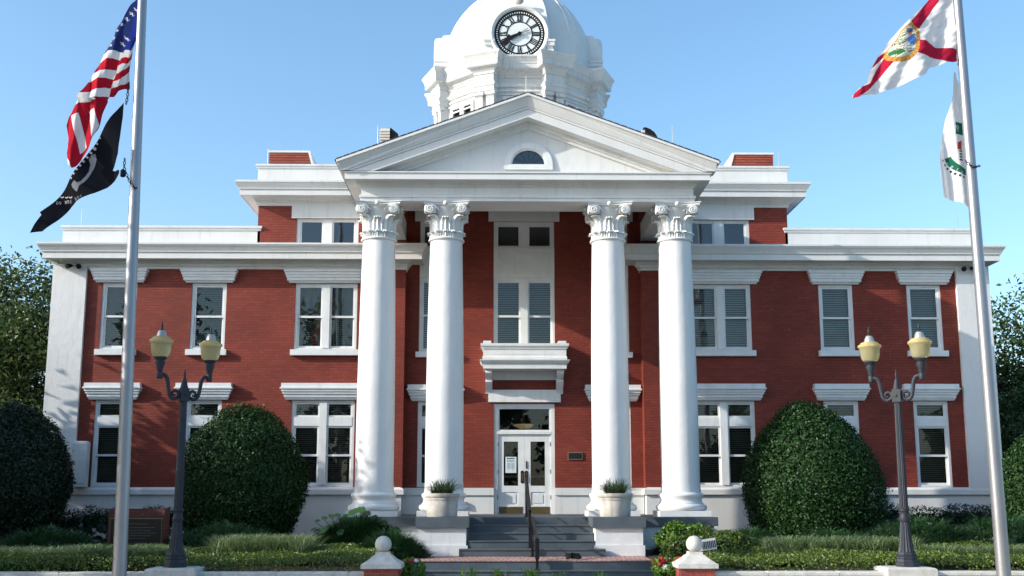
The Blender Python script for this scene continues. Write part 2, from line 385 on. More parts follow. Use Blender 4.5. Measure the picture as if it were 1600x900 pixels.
SINGLE, PAIR = .96, 1.72
WX = [(11.22, SINGLE, 'single'), (8.74, SINGLE, 'single'), (5.49, PAIR, 'pair')]
UZ, LZ, AZ = (5.67, 7.54), (1.93, 4.28), (8.66, 9.40)
def lights(cx, w):
    """the x ranges of the sashes in one opening"""
    if w < 1.2: return [(cx-w/2+.07, cx+w/2-.07)]
    return [(cx-w/2+.07, cx-.10), (cx+.10, cx+w/2-.07)]
def sash(fr, x0, x1, z0, z1, y, t=.05):
    fr.box(x0, x0+t, y, y+.045, z0, z1); fr.box(x1-t, x1, y, y+.045, z0, z1)
    fr.box(x0+t, x1-t, y+.002, y+.043, z1-t, z1); fr.box(x0+t, x1-t, y+.002, y+.043, z0, z0+t*1.15)
def pane(x0, x1, z0, z1, y, win, m=None): boxes((x0, x1, y, y+.006, z0, z1)).build('pane', m or M_glass, win)
def blind(x0, x1, z0, z1, y, m, win, gap=.052, tilt=.75):
    mb = MB(); z = z1-.03
    mb.box(x0, x1, y-.02, y+.02, z1-.03, z1)
    while z > z0+.02:
        dz = .026*math.sin(tilt); dy = .026*math.cos(tilt)
        sag = random.uniform(-.002, .002)
        mb.add([(x0, y-dy, z-dz), (x1, y-dy, z-dz+sag), (x1, y+dy, z+dz+sag), (x0, y+dy, z+dz)], [(0, 1, 2, 3)])
        z -= gap
    b = mb.build('blind', m, win); b['kind'] = 'stuff'
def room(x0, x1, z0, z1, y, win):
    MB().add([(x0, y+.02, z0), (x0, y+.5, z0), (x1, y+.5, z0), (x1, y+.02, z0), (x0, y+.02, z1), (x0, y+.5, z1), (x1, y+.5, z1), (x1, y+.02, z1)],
             [(0, 1, 5, 4), (1, 2, 6, 5), (2, 3, 7, 6), (0, 3, 2, 1), (4, 5, 6, 7)]).build('black_backing', M_dark, win)  # shallow box painted near-black for the shade of an unlit room
HOOD_U = [(.0, 0), (.02, .04), (.02, .05), (.06, .06), (.06, .14), (.085, .15), (.085, .21), (.11, .22), (.11, .285), (.14, .30), (.14, .37), (.0, .385)]
HOOD_L = [(.0, 0), (.03, .05), (.03, .06), (.05, .08), (.05, .15), (.085, .16), (.085, .215), (.115, .225), (.115, .28), (.15, .295), (.15, .335), (.12, .345), (.12, .45), (0, .46)]
def double_hung(win, cx, w, z0, z1, y, bm, blindm=True, transom=None, curtain=False):
    fr = MB(); x0, x1 = cx-w/2, cx+w/2; ls = lights(cx, w)
    fr.box(x0, x0+.07, y+.03, y+.15, z0, z1); fr.box(x1-.07, x1, y+.03, y+.15, z0, z1)
    fr.box(x0+.07, x1-.07, y+.032, y+.148, z1-.06, z1); fr.box(x0+.07, x1-.07, y+.032, y+.148, z0, z0+.06)
    if len(ls) == 2: fr.box(cx-.10, cx+.10, y+.0, y+.146, z0+.06, z1-.06)
    zt = z1-.06
    if transom:
        t0, t1 = transom; zt = t0
        for a, b in ls:
            fr.box(a, b, y+.02, y+.144, t0, t1)
            sash(fr, a, b, t1, z1-.06, y+.055, .045); pane(a+.045, b-.045, t1+.05, z1-.1, y+.075, win)
            blind(a+.02, b-.02, t1+.02, z1-.08, y+.19, bm, win)
    zm = (z0+.06+zt)/2
    for a, b in ls:
        sash(fr, a, b, zm-.03, zt, y+.05); pane(a+.05, b-.05, zm+.025, zt-.05, y+.07, win)
        sash(fr, a, b, z0+.06, zm+.03, y+.098); pane(a+.05, b-.05, z0+.11, zm-.02, y+.118, win)
        blind(a+.02, b-.02, z0+.08, zt-.02, y+.21, bm, win)
        if curtain:
            for s, q in ((a+.03, 1), (b-.03, -1)):
                cu = MB(); n = 10; vs = []
                for i in range(n+1):
                    for k in range(8):
                        t = i/n; wd = .3*(1-.75*t)+.04
                        vs.append((s+q*wd*k/7, y+.175+.012*math.sin(k*2.4), zt-.03-(zt-z0-.15)*t))
                cu.add(vs, [(i*8+k, i*8+k+1, i*8+9+k, i*8+8+k) for i in range(n) for k in range(7)]).build('curtain', M_curtain, win, True)
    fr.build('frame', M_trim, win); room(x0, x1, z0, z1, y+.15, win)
def winroot(name): 
    o = bpy.data.objects.new(name, None); COL.objects.link(o); o.parent = CH; return o

for s in (-1, 1):
    holes = []; xs_attic = []
    for cx, w, k in WX:
        for z0, z1 in (UZ, LZ): holes.append((s*cx-w/2, s*cx+w/2, z0, z1))
    a, b = sorted((s*3.30, s*13.02))
    wall('wall', a, b, 1.8, 8.0, YW, holes, M_brick)
    # sides and back of the wing
    xo = s*13.02
    MB().add([(s*3.3, YW, 1.9), (s*3.3, 0.0, 1.9), (s*3.3, 0.0, 9.9), (s*3.3, YW, 9.9)], [(0, 1, 2, 3)]).build('return_wall', M_brick, CH)
    boxes((min(xo, xo-s*.2), max(xo, xo-s*.2), YW+.02, 15, 0, 8.0)).build('side_wall', M_brick, CH)
    boxes((min(s*3.3, xo), max(s*3.3, xo), YW+.6, 15, 8.0, 8.5)).build('wing_roof', M_flatroof, CH)
    for i, (cx, w, k) in enumerate(WX):
        c = s*cx; ub = M_blind if s < 0 else M_blind_g
        wu = winroot('window'); double_hung(wu, c, w, *UZ, YW, ub, curtain=(s < 0 and k == 'pair'))
        hw = w/2+.175
        MB().sweep3(c-hw+.01, c+hw-.01, YW-.06, YW+.05, [(o_, 7.545+z) for o_, z in HOOD_U]).build('hood', M_trim, wu)
        boxes((c-w/2-.075, c+w/2+.075, YW-.13, YW+.06, 5.51, 5.668)).build('sill', M_trim, wu)
        wl = winroot('window'); double_hung(wl, c, w, *LZ, YW, M_blind_d, transom=(3.58, 3.82))
        MB().sweep3(c-hw+.02, c+hw-.02, YW-.06, YW+.05, [(o_, 4.285+z) for o_, z in HOOD_L]).build('hood', M_trim, wl)
    # corner pilaster, base, band
    MB().sweep3(min(s*12.13, s*13.06), max(s*12.13, s*13.06), YW-.10, 6.0, [(0, 1.89), (0, 8.06)]).build('pilaster', M_stucco, CH)
    x0, x1 = sorted((s*3.32, s*13.06))
    MB().sweep3(x0, x1, YW-.05, 6.0, [(0, .1), (0, 1.71)]).build('plinth', M_white, CH)
    MB().sweep3(x0, x1, YW-.05, 6.0, [(0, 1.712), (.07, 1.73), (.07, 1.86), (.03, 1.90), (-.04, 1.925)]).build('water_table', M_white, CH)
    # wing cornice with its returns
    prof = [(0, 7.93), (.05, 7.93), (.05, 8.00), (.09, 8.01), (.09, 8.06), (.15, 8.11), (.15, 8.13), (.20, 8.15), (.49, 8.15), (.49, 8.13), (.51, 8.13), (.51, 8.29), (.53, 8.30), (.545, 8.31), (.545, 8.33),
            (.56, 8.36), (.60, 8.43), (.63, 8.47), (.63, 8.49), (.65, 8.50), (.65, 8.55), (.0, 8.58)]
    ca, cb = sorted((s*3.32, s*12.70))
    MB().sweep3(ca, cb, YW, 14.0, prof).build('cornice', M_white, CH)
    p0, p1 = sorted((s*7.40, s*12.90))
    MB().sweep3(p0, p1, YW, 6.0, [(0, 8.57), (0, 9.03), (.03, 9.05), (.03, 9.09), (.06, 9.11), (.06, 9.17), (0, 9.18)]).build('parapet', M_white, CH)

# upper block -----------------------------------------------------------------
for s in (-1, 1):
    x0, x1 = sorted((s*3.3, s*7.47)); c = s*5.51
    wall('attic_wall', x0, x1, 8.5, 9.9, YW+.0, [(c-.87, c+.87, *AZ)], M_brick)
    boxes((min(s*7.47, s*7.27), max(s*7.47, s*7.27), YW+.02, 10, 8.5, 9.9)).build('side_wall', M_brick, CH)
    aw = winroot('attic_window'); fr = MB()
    fr.box(c-.87, c-.78, YW+.03, YW+.15, *AZ); fr.box(c+.78, c+.87, YW+.03, YW+.15, *AZ); fr.box(c-.12, c+.12, YW+.03, YW+.15, AZ[0], AZ[1])
    for a, b in ((c-.78, c-.12), (c+.12, c+.78)):
        fr.box(a, b, YW+.032, YW+.148, AZ[1]-.04, AZ[1]); sash(fr, a, b, AZ[0], AZ[1]-.04, YW+.06, .05)
        pane(a+.05, b-.05, AZ[0]+.06, AZ[1]-.09, YW+.08, aw, M_dglass)
    fr.build('frame', M_trim, aw); room(c-.87, c+.87, *AZ, YW+.15, aw)
    boxes((min(s*4.4, s*6.52), max(s*4.4, s*6.52), YW-.06, YW+.05, 9.404, 9.80)).build('lintel', M_white, CH)
boxes((-7.47, 7.47, YW+.4, 10, 10.3, 10.5)).build('upper_roof', M_flatroof, CH)
prof = [(0, 9.76), (.05, 9.76), (.05, 9.85), (.09, 9.86), (.09, 9.90), (.15, 9.96), (.20, 9.98), (.42, 9.98), (.42, 9.96), (.44, 9.96), (.44, 10.11), (.46, 10.12), (.475, 10.13), (.475, 10.15), (.50, 10.20), (.54, 10.27), (.54, 10.29), (.56, 10.30), (.56, 10.36), (0, 10.40)]
MB().sweep3(-7.47, 7.47, YW, 10.0, prof).build('cornice', M_white, CH)
MB().sweep3(-7.52, 7.52, YW-.02, 10.0, [(0, 10.38), (0, 10.84), (.03, 10.86), (.03, 10.90), (.06, 10.92), (.06, 10.97), (0, 10.98)]).build('parapet', M_white, CH)
for s in (-1, 1):                              # chimneys with a sloped inner side and a white coping
    ch = bpy.data.objects.new('chimney', None); COL.objects.link(ch); ch.parent = CH
    P_ = [(s*7.62, 10.4), (s*7.62, 11.93), (s*6.45, 11.93), (s*6.02, 10.4)]
    MB().prism(P_, 1.5, 3.2).build('brickwork', M_brick2, ch)
    for k in range(14):                         # courses that stand slightly proud
        z = 10.75+k*.085; xi = 6.02+(z-10.4)*.43/1.53
        b = boxes((min(s*7.63, s*(xi-.0)), max(s*7.63, s*(xi-.0)), 1.482, 1.499, z, z+.066)).build('course', M_brick2, ch)
    MB().prism([(s*7.66, 11.93), (s*7.66, 11.99), (s*6.40, 11.99), (s*5.96, 10.4), (s*6.02, 10.4), (s*6.45, 11.93)], 1.46, 3.24).build('coping', M_white, ch)

# recessed centre wall ----------------------------------------------------------
CW = [(-.82, .86, 1.2, 4.22), (-.84, .88, 5.62, 9.42), (-2.93, -1.95, 1.93, 4.28), (1.99, 2.97, 1.93, 4.28), (-2.93, -1.95, 5.66, 9.42), (1.99, 2.97, 5.66, 9.42)]
wall('wall', -3.3, 3.3, 1.21, 9.9, 0.0, CW, M_brick)
for x0, x1 in ((-3.298, -.822), (.862, 3.298)):
    boxes((x0, x1, -.05, .05, 1.205, 1.71)).build('plinth', M_white, CH)
    boxes((x0, x1, -.09, .05, 1.713, 1.91)).build('water_table', M_white, CH)
def tall_window(cx, w, zb, hooded):
    win = winroot('window'); ls = lights(cx, w); x0, x1 = cx-w/2, cx+w/2; fr = MB()
    double_hung(win, cx, w, zb, 7.76, 0.0, M_blind_c)
    fr = MB(); fr.box(x0, x1, .03, .14, 7.762, 8.66)
    fr.box(x0, x0+.14, -.012, .03, 7.79, 8.66); fr.box(x1-.14, x1, -.012, .03, 7.79, 8.66); fr.box(x0+.14, x1-.14, -.010, .03, 8.52, 8.66); fr.box(x0+.14, x1-.14, -.010, .03, 7.79, 7.93)
    fr.build('spandrel_panel', M_trim, win)
    fr = MB(); fr.box(x0, x0+.07, .03, .15, 8.662, 9.42); fr.box(x1-.07, x1, .03, .15, 8.662, 9.42); fr.box(x0+.07, x1-.07, .032, .148, 9.34, 9.42)
    if len(ls) == 2: fr.box(cx-.10, cx+.10, .02, .15, 8.662, 9.34)
    for a, b in ls:
        sash(fr, a, b, 8.665, 9.34, .06, .055); pane(a+.055, b-.055, 8.73, 9.28, .08, win, M_dglass)
    fr.build('attic_frame', M_trim, win); room(x0, x1, 8.67, 9.42, .15, win)
    boxes((x0-.15, x1+.15, -.07, .05, 9.422, 9.85)).build('lintel', M_white, win)
    if hooded: boxes((x0-.08, x1+.08, -.12, .05, 5.51, 5.66)).build('sill', M_trim, win)
tall_window(.02, 1.72, 5.62, False); tall_window(-2.44, .98, 5.66, True); tall_window(2.48, .98, 5.66, True)
for cx in (-2.44, 2.48):
    wl = winroot('window'); double_hung(wl, cx, .98, *LZ, 0.0, M_blind_d, transom=(3.58, 3.82))
    MB().sweep3(cx-.65, cx+.65, -.06, .05, [(o_, 4.285+z) for o_, z in HOOD_L]).build('hood', M_trim, wl)

# balcony over the door
bal = bpy.data.objects.new('balcony', None); COL.objects.link(bal); bal.parent = CH
MB().sweep3(-1.12, 1.16, -.62, .04, [(0, 5.36), (.02, 5.40), (.02, 5.45), (0, 5.47), (0, 5.66), (.03, 5.68), (.03, 5.72), (.07, 5.75), (.07, 5.82), (0, 5.83)]).build('parapet', M_trim, bal)
boxes((-.85, .89, -.628, -.61, 5.53, 5.545)).build('panel_moulding', M_trim, bal)
for x in (-1.12, .94): boxes((x, x+.22, -.60, -.02, 5.83, 5.90)).build('corner_block', M_trim, bal)
MB().sweep3(-1.08, 1.12, -.66, .04, [(0, 5.11), (.04, 5.12), (.04, 5.24), (.08, 5.27), (.13, 5.34), (.13, 5.355), (0, 5.358)]).build('slab', M_trim, bal)
boxes((-.86, .90, -.05, .05, 4.88, 5.108)).build('soffit_board', M_white, bal)
for x in (-1.06, .90):
    pts = [(.02, 5.11), (-.56, 5.11), (-.58, 5.02), (-.52, 4.94), (-.42, 4.90), (-.34, 4.86), (-.36, 4.80), (-.30, 4.70), (-.18, 4.62), (-.10, 4.54), (-.09, 4.49), (.02, 4.49)]
    m = MB(); n = len(pts); m.add([(x, y, z) for y, z in pts]+[(x+.19, y, z) for y, z in pts],
        [tuple(range(n)), tuple(reversed(range(n, 2*n)))]+[(i, i+n, (i+1) % n+n, (i+1) % n) for i in range(n)])
    m.build('bracket', M_trim, bal, True)
boxes((-.98, 1.03, -.09, .04, 4.26, 4.60)).build('door_lintel', M_trim, CH)

# entrance doors --------------------------------------------------------------------
de = bpy.data.objects.new('entrance', None); COL.objects.link(de); de.parent = CH
boxes((-.82, -.72, .03, .16, 1.2, 4.22), (.76, .86, .03, .16, 1.2, 4.22), (-.72, .76, .032, .158, 4.13, 4.22), (-.72, .76, .025, .158, 3.38, 3.46)).build('door_frame', M_trim, de)
boxes((-.72, -.67, .05, .10, 3.46, 4.13), (.71, .76, .05, .10, 3.46, 4.13), (-.67, .71, .052, .098, 4.08, 4.13), (-.67, .71, .052, .098, 3.46, 3.50)).build('transom_frame', M_trim, de)
pane(-.67, .71, 3.50, 4.08, .07, de)
def door(x0, x1, hs):
    d = bpy.data.objects.new('door', None); COL.objects.link(d); d.parent = CH
    yb, w = .07, x1-x0
    ga, gb = x0+.17, x1-.17
    boxes((x0, ga, yb, yb+.05, 1.215, 3.375), (gb, x1, yb, yb+.05, 1.215, 3.375), (ga, gb, yb+.001, yb+.05, 3.18, 3.375), (ga, gb, yb+.001, yb+.05, 1.80, 1.97), (ga, gb, yb+.001, yb+.05, 1.215, 1.44), (ga, gb, yb+.02, yb+.04, 1.44, 1.80)).build('leaf', M_trim, d)
    MB().sweep4(ga+.06, gb-.06, yb+.008, yb+.019, [(.0, 1.50), (.0, 1.74)]).build('raised_panel', M_trim, d)
    pane(ga, gb, 1.97, 3.18, yb+.03, d)
    boxes((x0+.04, x1-.04, yb-.008, yb-.001, 1.225, 1.40)).build('kick_plate', M_brass, d)
    hx = x1-.055 if hs > 0 else x0+.055
    m = MB(); poly = [(hx+.045*math.cos(a), 2.21+.13*(1 if math.sin(a) > 0 else -1)+.045*math.sin(a)) for a in [2*math.pi*k/20 for k in range(20)]]
    m.prism(poly, yb-.012, yb-.001).build('handle_plate', M_black, d)
    MB().tube([(hx, yb-.012, 2.32), (hx, yb-.06, 2.30), (hx, yb-.06, 2.12), (hx, yb-.012, 2.10)], .012).build('pull_handle', M_brass, d, True)
    if hs < 0: boxes((x0+.04, x0+.07, yb-.02, yb-.001, 2.44, 2.64)).build('lock_plate', M_black, d)
    ex = x0 if hs > 0 else x1
    for z in (1.60, 2.30, 3.05): boxes((ex-.018, ex+.018, yb-.02, yb-.001, z, z+.11)).build('hinge', M_black, d)
    boxes((ga, gb, yb+.12, yb+.15, 2.19, 2.26)).build('push_bar', M_brass, d)
door(-.718, .018, 1); door(.022, .758, -1)
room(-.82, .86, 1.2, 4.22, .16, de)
pn = tag(MB().prism([(-.50, 2.32), (-.20, 2.32), (-.20, 2.76), (-.50, 2.76)], .084, .088).build('door_notice', M_poster), 'pale paper notice taped to the glass of the left door', 'notice')
for (a, b, z0, z1, m) in ((-.46, -.25, 2.695, 2.735, M_ink), (-.455, -.245, 2.63, 2.66, M_ink), (-.455, -.36, 2.42, 2.60, M_ink2), (-.345, -.245, 2.42, 2.60, M_ink2), (-.455, -.40, 2.375, 2.395, M_ink), (-.32, -.26, 2.375, 2.395, M_ink)):
    n = 6 if m is M_ink else 1; ww = (b-a)/n
    q = MB()
    for i in range(n): q.box(a+i*ww+.003, a+(i+1)*ww-.003, .0825, .0838, z0+(.006 if i % 3 == 1 else 0), z1-(.006 if i % 2 else 0))
    o = q.build('print_line', m, pn); o['kind'] = 'stuff'
lb = thing('ceiling_bowl_light', 'shallow cream bowl light hanging inside behind the transom glass', 'lamp', (.02, .45, 3.56))
mb_ = mat('cream bowl', (.55, .36, .16), .5); mb_.node_tree.nodes['Principled BSDF'].inputs['Emission Color'].default_value = (.8, .5, .22, 1); mb_.node_tree.nodes['Principled BSDF'].inputs['Emission Strength'].default_value = .10
MB().lathe([(.06, 0), (.18, .02), (.26, .08), (.27, .11), (.25, .12)], n=24).build('bowl', mb_, lb, True)
MB().tube([(0, 0, .1), (0, 0, .6)], .012).build('stem', M_brass, lb)

# columns ---------------------------------------------------------------------------
def make_column():
    c = bpy.data.objects.new('column', None); COL.objects.link(c); c.parent = CH
    boxes((-.60, .60, -.60, .60, 1.205, 1.335)).build('plinth', M_white, c)
    pr = [(.55, 1.335), (.59, 1.36), (.605, 1.41), (.59, 1.46), (.55, 1.485), (.525, 1.49), (.525, 1.51), (.50, 1.53), (.485, 1.57), (.49, 1.61), (.51, 1.63), (.51, 1.65), (.53, 1.67), (.535, 1.70), (.52, 1.735), (.49, 1.745), (.48, 1.76)]
    MB().lathe(pr, n=48).build('base', M_white, c, True, 60)
    pr = []
    for i in range(25):
        t = i/24; z = 1.76+t*(7.86-1.76); r = .455-.058*t**1.9+.008*math.sin(t*math.pi); pr.append((r+(.02*(1-t*24) if t < 1/24 else 0), z))
    MB().lathe(pr, n=48).build('shaft', M_stucco, c, True)
    MB().lathe([(.40, 7.86), (.435, 7.87), (.45, 7.895), (.435, 7.92), (.41, 7.93)], n=48).build('neck_ring', M_white, c, True)
    # acanthus collar, bell, tall leaves
    MB().lathe([(.36, 7.92), (.355, 8.3), (.36, 8.45), (.40, 8.58), (.46, 8.67)], n=32).build('bell', M_white, c, True)
    def leaf(w, h, z, r0, curl, n=9):
        vs = []; k = 7
        for i in range(n):
            t = i/(n-1); zz = z+h*min(1, t*1.15)-(.04 if t > .92 else 0); out = r0+curl*max(0, (t-.55)/.45)**1.6
            ww = w*(1-.25*t)*(1 if t < .85 else .75)
            for j in range(k):
                u = j/(k-1)*2-1; fr = .022*math.cos(u*9)
                vs.append((ww*u*.5*(1+.10*math.sin(t*22)), -(out+fr-.04*u*u), zz))
        m = len(vs); vs += [(x*.98, y+.03, z_) for x, y, z_ in vs]
        fs = [(i*k+j, i*k+j+1, (i+1)*k+j+1, (i+1)*k+j) for i in range(n-1) for j in range(k-1)]
        fs += [tuple(m+q for q in f[::-1]) for f in fs]
        rim = [j for j in range(k)]+[i*k+k-1 for i in range(1, n)]+[(n-1)*k+j for j in range(k-2, -1, -1)]+[i*k for i in range(n-2, 0, -1)]
        fs += [(rim[i], rim[i]+m, rim[(i+1) % len(rim)]+m, rim[(i+1) % len(rim)]) for i in range(len(rim))]
        return MB().add(vs, fs)
    for q in range(14):
        leaf(.20, .16, 7.93, .40, .075).xf(Matrix.Rotation(2*math.pi*q/14, 4, 'Z')).build('collar_leaf', M_white, c, True, 60)
    for q in range(8):
        leaf(.31, .42 if q % 2 else .36, 8.06, .395, .20 if q % 2 else .14).xf(Matrix.Rotation(2*math.pi*q/8, 4, 'Z')).build('acanthus_leaf', M_white, c, True, 60)
    # volutes: two spirals on every face, leaning to the corners
    for q in range(4):
        for s in (-1, 1):
            pts = []; rad = []
            for i in range(34):
                t = i/33; an = -math.pi*.5+t*math.pi*4.2; rr = .095*(1-t)**.9+.012
                pts.append((s*(.385-rr*math.sin(an+math.pi/2)*-1*1.0), -.49-.03*t, 8.60+rr*math.cos(an+math.pi/2))); rad.append(.028-.014*t)
            pts = [(s*.16, -.45, 8.58), (s*.27, -.48, 8.675)]+pts; rad = [.014, .025]+rad
            m = MB().tube(pts, rad, 8)
            m.lathe([(.02, 0), (.085, .0), (.085, .03), (.02, .05)], n=16)
            i0 = len(m.v)-16*4
            m.xf(Matrix.Translation((s*.385, -.455, 8.60)) @ Matrix.Rotation(R(90), 4, 'X'), i0)
            i1 = len(m.v); m.lathe([(.0, .0), (.09, .0), (.105, .10), (.09, .2), (.0, .2)], n=12)
            m.xf(Matrix.Translation((s*.40, -.42, 8.60)) @ Matrix.Rotation(R(-90), 4, 'X') @ Matrix.Translation((0, 0, -.02)), i1)
            m.xf(Matrix.Rotation(q*math.pi/2, 4, 'Z')).build('volute', M_white, c, True, 50)
        m = MB().sphere((0, -.55, 8.73), (.06, .05, .06), 10, 8)
        m.xf(Matrix.Rotation(q*math.pi/2, 4, 'Z')).build('rosette', M_white, c, True)
    # concave abacus
    def ring(h, cc, z):
        out = []
        for q in range(4):
            for i in range(8):
                u = -1+2*i/8; x = h*u*.98; y = -(h-cc*(1-u*u)); a = q*math.pi/2
                out.append((x*math.cos(a)-y*math.sin(a), x*math.sin(a)+y*math.cos(a), z))
        return out
    rs = [ring(.50, .10, 8.68), ring(.55, .10, 8.72), ring(.55, .10, 8.75), ring(.58, .10, 8.77), ring(.58, .10, 8.79)]; n = 32
    MB().add(sum(rs, []), [(i*n+k, i*n+(k+1) % n, (i+1)*n+(k+1) % n, (i+1)*n+k) for i in range(4) for k in range(n)]+[tuple(reversed(range(n))), tuple(range(4*n, 5*n))]).build('abacus', M_white, c)
    return c
c0 = make_column()
for i, x in enumerate((-3.66, -2.0, 2.0, 3.66)):
    c = c0 if i == 0 else copy_tree(c0, CH)
    c.location = (x, -3.9, 0)

# entablature, pediment, portico roof ---------------------------------------------------
PF = -4.35
ent = bpy.data.objects.new('entablature', None); COL.objects.link(ent); ent.parent = CH
boxes((-4.06, 4.06, PF, -3.45, 8.79, 9.3), (-4.06, -3.30, -3.449, YW+.02, 8.79, 9.3), (3.30, 4.06, -3.449, YW+.02, 8.79, 9.3)).build('beam', M_white, ent)
MB().sweep3(-4.06, 4.06, PF, YW, [(.0, 8.792), (.03, 8.795), (.03, 8.87), (.06, 8.88), (.06, 8.94), (.02, 8.96), (.012, 8.97), (.012, 9.14), (.04, 9.15), (.04, 9.17), (.08, 9.20), (.08, 9.21), (.13, 9.24), (.13, 9.25), (.16, 9.255), (.35, 9.255), (.35, 9.245), (.37, 9.245), (.37, 9.39), (.40, 9.40), (.40, 9.43), (0, 9.45)], cap=False).build('cornice', M_white, ent)
boxes((-3.299, 3.299, -3.449, -.001, 9.76, 9.86)).build('porch_ceiling', M_white, ent)
boxes((-3.299, 3.299, -3.50, -3.449, 9.3, 9.86)).build('beam_back', M_white, ent)
ped = bpy.data.objects.new('pediment', None); COL.objects.link(ped); ped.parent = CH
K = (11.35-9.66)/4.57
def chevron(zt, zb, xe, zfloor, y0, y1, name, m, yt=None):
    """raking band between two chevron lines, cut at x = ±xe below and at the level zfloor"""
    def line(z, x): return z-K*x
    pr = []
    xe = min(xe, (zt-zfloor)/K); xb = min(xe, (zb-zfloor)/K); mb = MB(); yt = y0 if yt is None else yt
    for q in (-1, 1):
        P = [(0, zt, yt), (q*xe, line(zt, xe), yt)]
        if line(zt, xe) > zfloor+1e-4 and xb < xe: P.append((q*xe, zfloor, y0))
        P += [(q*xb, line(zb, xb), y0), (0, zb, y0)]; n = len(P)
        fr_ = [(x, y, z) for x, z, y in P]; bk = [(x, y1, z) for x, z, y in P]
        fs = [(0, i, i+1) for i in range(1, n-1)]+[(n, n+i+1, n+i) for i in range(1, n-1)]+[(i, i+1, n+i+1, n+i) for i in range(n-1)]
        if q > 0: fs = [f[::-1] for f in fs]
        mb.add(fr_+bk, fs)
    return mb.build(name, m, ped)
chevron(11.37, 11.31, 4.62, 9.50, -4.93, YW, 'drip_edge', M_white)
chevron(11.308, 11.08, 4.56, 9.45, -4.79, -4.4, 'cyma', M_white, yt=-4.90)
chevron(11.078, 11.03, 4.50, 9.45, -4.775, -4.4, 'fillet', M_white)
chevron(11.028, 10.82, 4.46, 9.44, -4.75, -4.4, 'corona', M_white)
chevron(10.90, 10.72, 4.2, 9.44, -4.46, -4.30, 'bed_moulding', M_white)
chevron(10.722, 10.64, 4.2, 9.44, -4.40, -4.30, 'bed_moulding', M_white)
TY = -4.33
# tympanum with its half round window
seg = 20; rw = .42; zc = 9.74
arc = [(rw*math.cos(math.pi*i/seg)+.02, zc+rw*.92*math.sin(math.pi*i/seg)) for i in range(seg+1)]
tz = lambda x: 10.85-K*abs(x)
left = [(-3.85, 9.43), (.02-rw, 9.43)]
poly = [(3.85, 9.43), (3.85, tz(3.85)), (.0, 10.85), (-3.85, tz(3.85)), (-3.85, 9.43), (.02-rw, 9.43), (.02-rw, zc)]+arc[::-1][1:]+[(.02+rw, 9.43)]
# split into strips so that the face stays planar and convex
tm = MB()
xsx = sorted({-3.85, 0.0, 3.85, *[round(x, 4) for x, z in arc]})
def zlow(x):
    d = abs(x-.02)
    return 9.43 if d >= rw-1e-3 else zc+.92*math.sqrt(max(0, rw*rw-d*d))
for a, b in zip(xsx[:-1], xsx[1:]):
    mid = (a+b)/2; inside = abs(mid-.02) < rw
    za, zb2 = (zlow(a) if inside else 9.43, zlow(b) if inside else 9.43)
    if inside: za = max(za, zc); zb2 = max(zb2, zc)
    tm.add([(a, TY, za), (b, TY, zb2), (b, TY, tz(b)), (a, TY, tz(a))], [(0, 1, 2, 3)])
tm.add([(.02-rw, TY, 9.43), (.02+rw, TY, 9.43), (.02+rw, TY, zc), (.02-rw, TY, zc)], [(0, 1, 2, 3)])
tm.build('tympanum', M_stucco, ped)
def arch_ring(r0, r1, y0, y1, name, m, par):
    q = MB(); vs = []
    for i in range(seg+1):
        a = math.pi*i/seg; c_, s_ = math.cos(a), math.sin(a)
        vs += [(.02+r0*c_, y0, zc+.92*r0*s_), (.02+r1*c_, y0, zc+.92*r1*s_), (.02+r1*c_, y1, zc+.92*r1*s_), (.02+r0*c_, y1, zc+.92*r0*s_)]
    fs = [(4*i+k, 4*i+(k+1) % 4, 4*i+4+(k+1) % 4, 4*i+4+k) for i in range(seg) for k in range(4)]+[(3, 2, 1, 0), (4*seg, 4*seg+1, 4*seg+2, 4*seg+3)]
    return q.add(vs, fs).build(name, m, par, True)
hw_ = bpy.data.objects.new('half_round_window', None); COL.objects.link(hw_); hw_.parent = CH
arch_ring(.44, .60, TY-.05, TY+.02, 'architrave', M_trim, hw_)
arch_ring(.40, .445, TY-.02, TY+.06, 'frame', M_trim, hw_)
boxes((-.58, .62, TY-.06, TY+.03, 9.60, 9.735)).build('sill', M_trim, hw_)
MB().prism(arc, TY+.04, TY+.05).build('pane', M_dglass, hw_)
MB().prism([(x*.999, z+.002) for x, z in arc], TY+.20, TY+.22).build('black_backing', M_dark, hw_)  # flat near-black sheet in place of the shaded space behind the pane
for i in range(1, 6):
    a = math.pi*i/6
    MB().tube([(.02+.08*math.cos(a), TY+.035, zc+.08*math.sin(a)), (.02+.38*math.cos(a), TY+.035, zc+.36*math.sin(a))], .005, 6).build('muntin', M_black, hw_)
for s in (-1, 1):                              # the two roof slopes with a shingle edge
    z1 = 11.45-K*4.66
    MB().add([(0, -4.90, 11.375), (s*4.66, -4.90, z1-.075), (s*4.66, 4.0, z1-.075), (0, 4.0, 11.375), (0, -4.90, 11.40), (s*4.66, -4.90, z1-.05), (s*4.66, 4.0, z1-.05), (0, 4.0, 11.40)],
             [(0, 1, 2, 3), (7, 6, 5, 4), (0, 4, 5, 1), (1, 5, 6, 2), (2, 6, 7, 3)]).build('roof_slope', M_roof, CH)
    m = MB(); k = 0
    x = .05
    while x < 4.6:
        w = .17; z = 11.43-K*(x+w/2)
        i0 = len(m.v); m.box(-w/2+.004, w/2-.004, -4.915, -4.6, -.03, -.016+.005*random.random())
        m.xf(Matrix.Translation((s*(x+w/2), 0, z)) @ Matrix.Rotation(s*math.atan(K), 4, 'Y'), i0); x += w
    o = m.build('edge_shingles', M_roof, CH); o['kind'] = 'stuff'

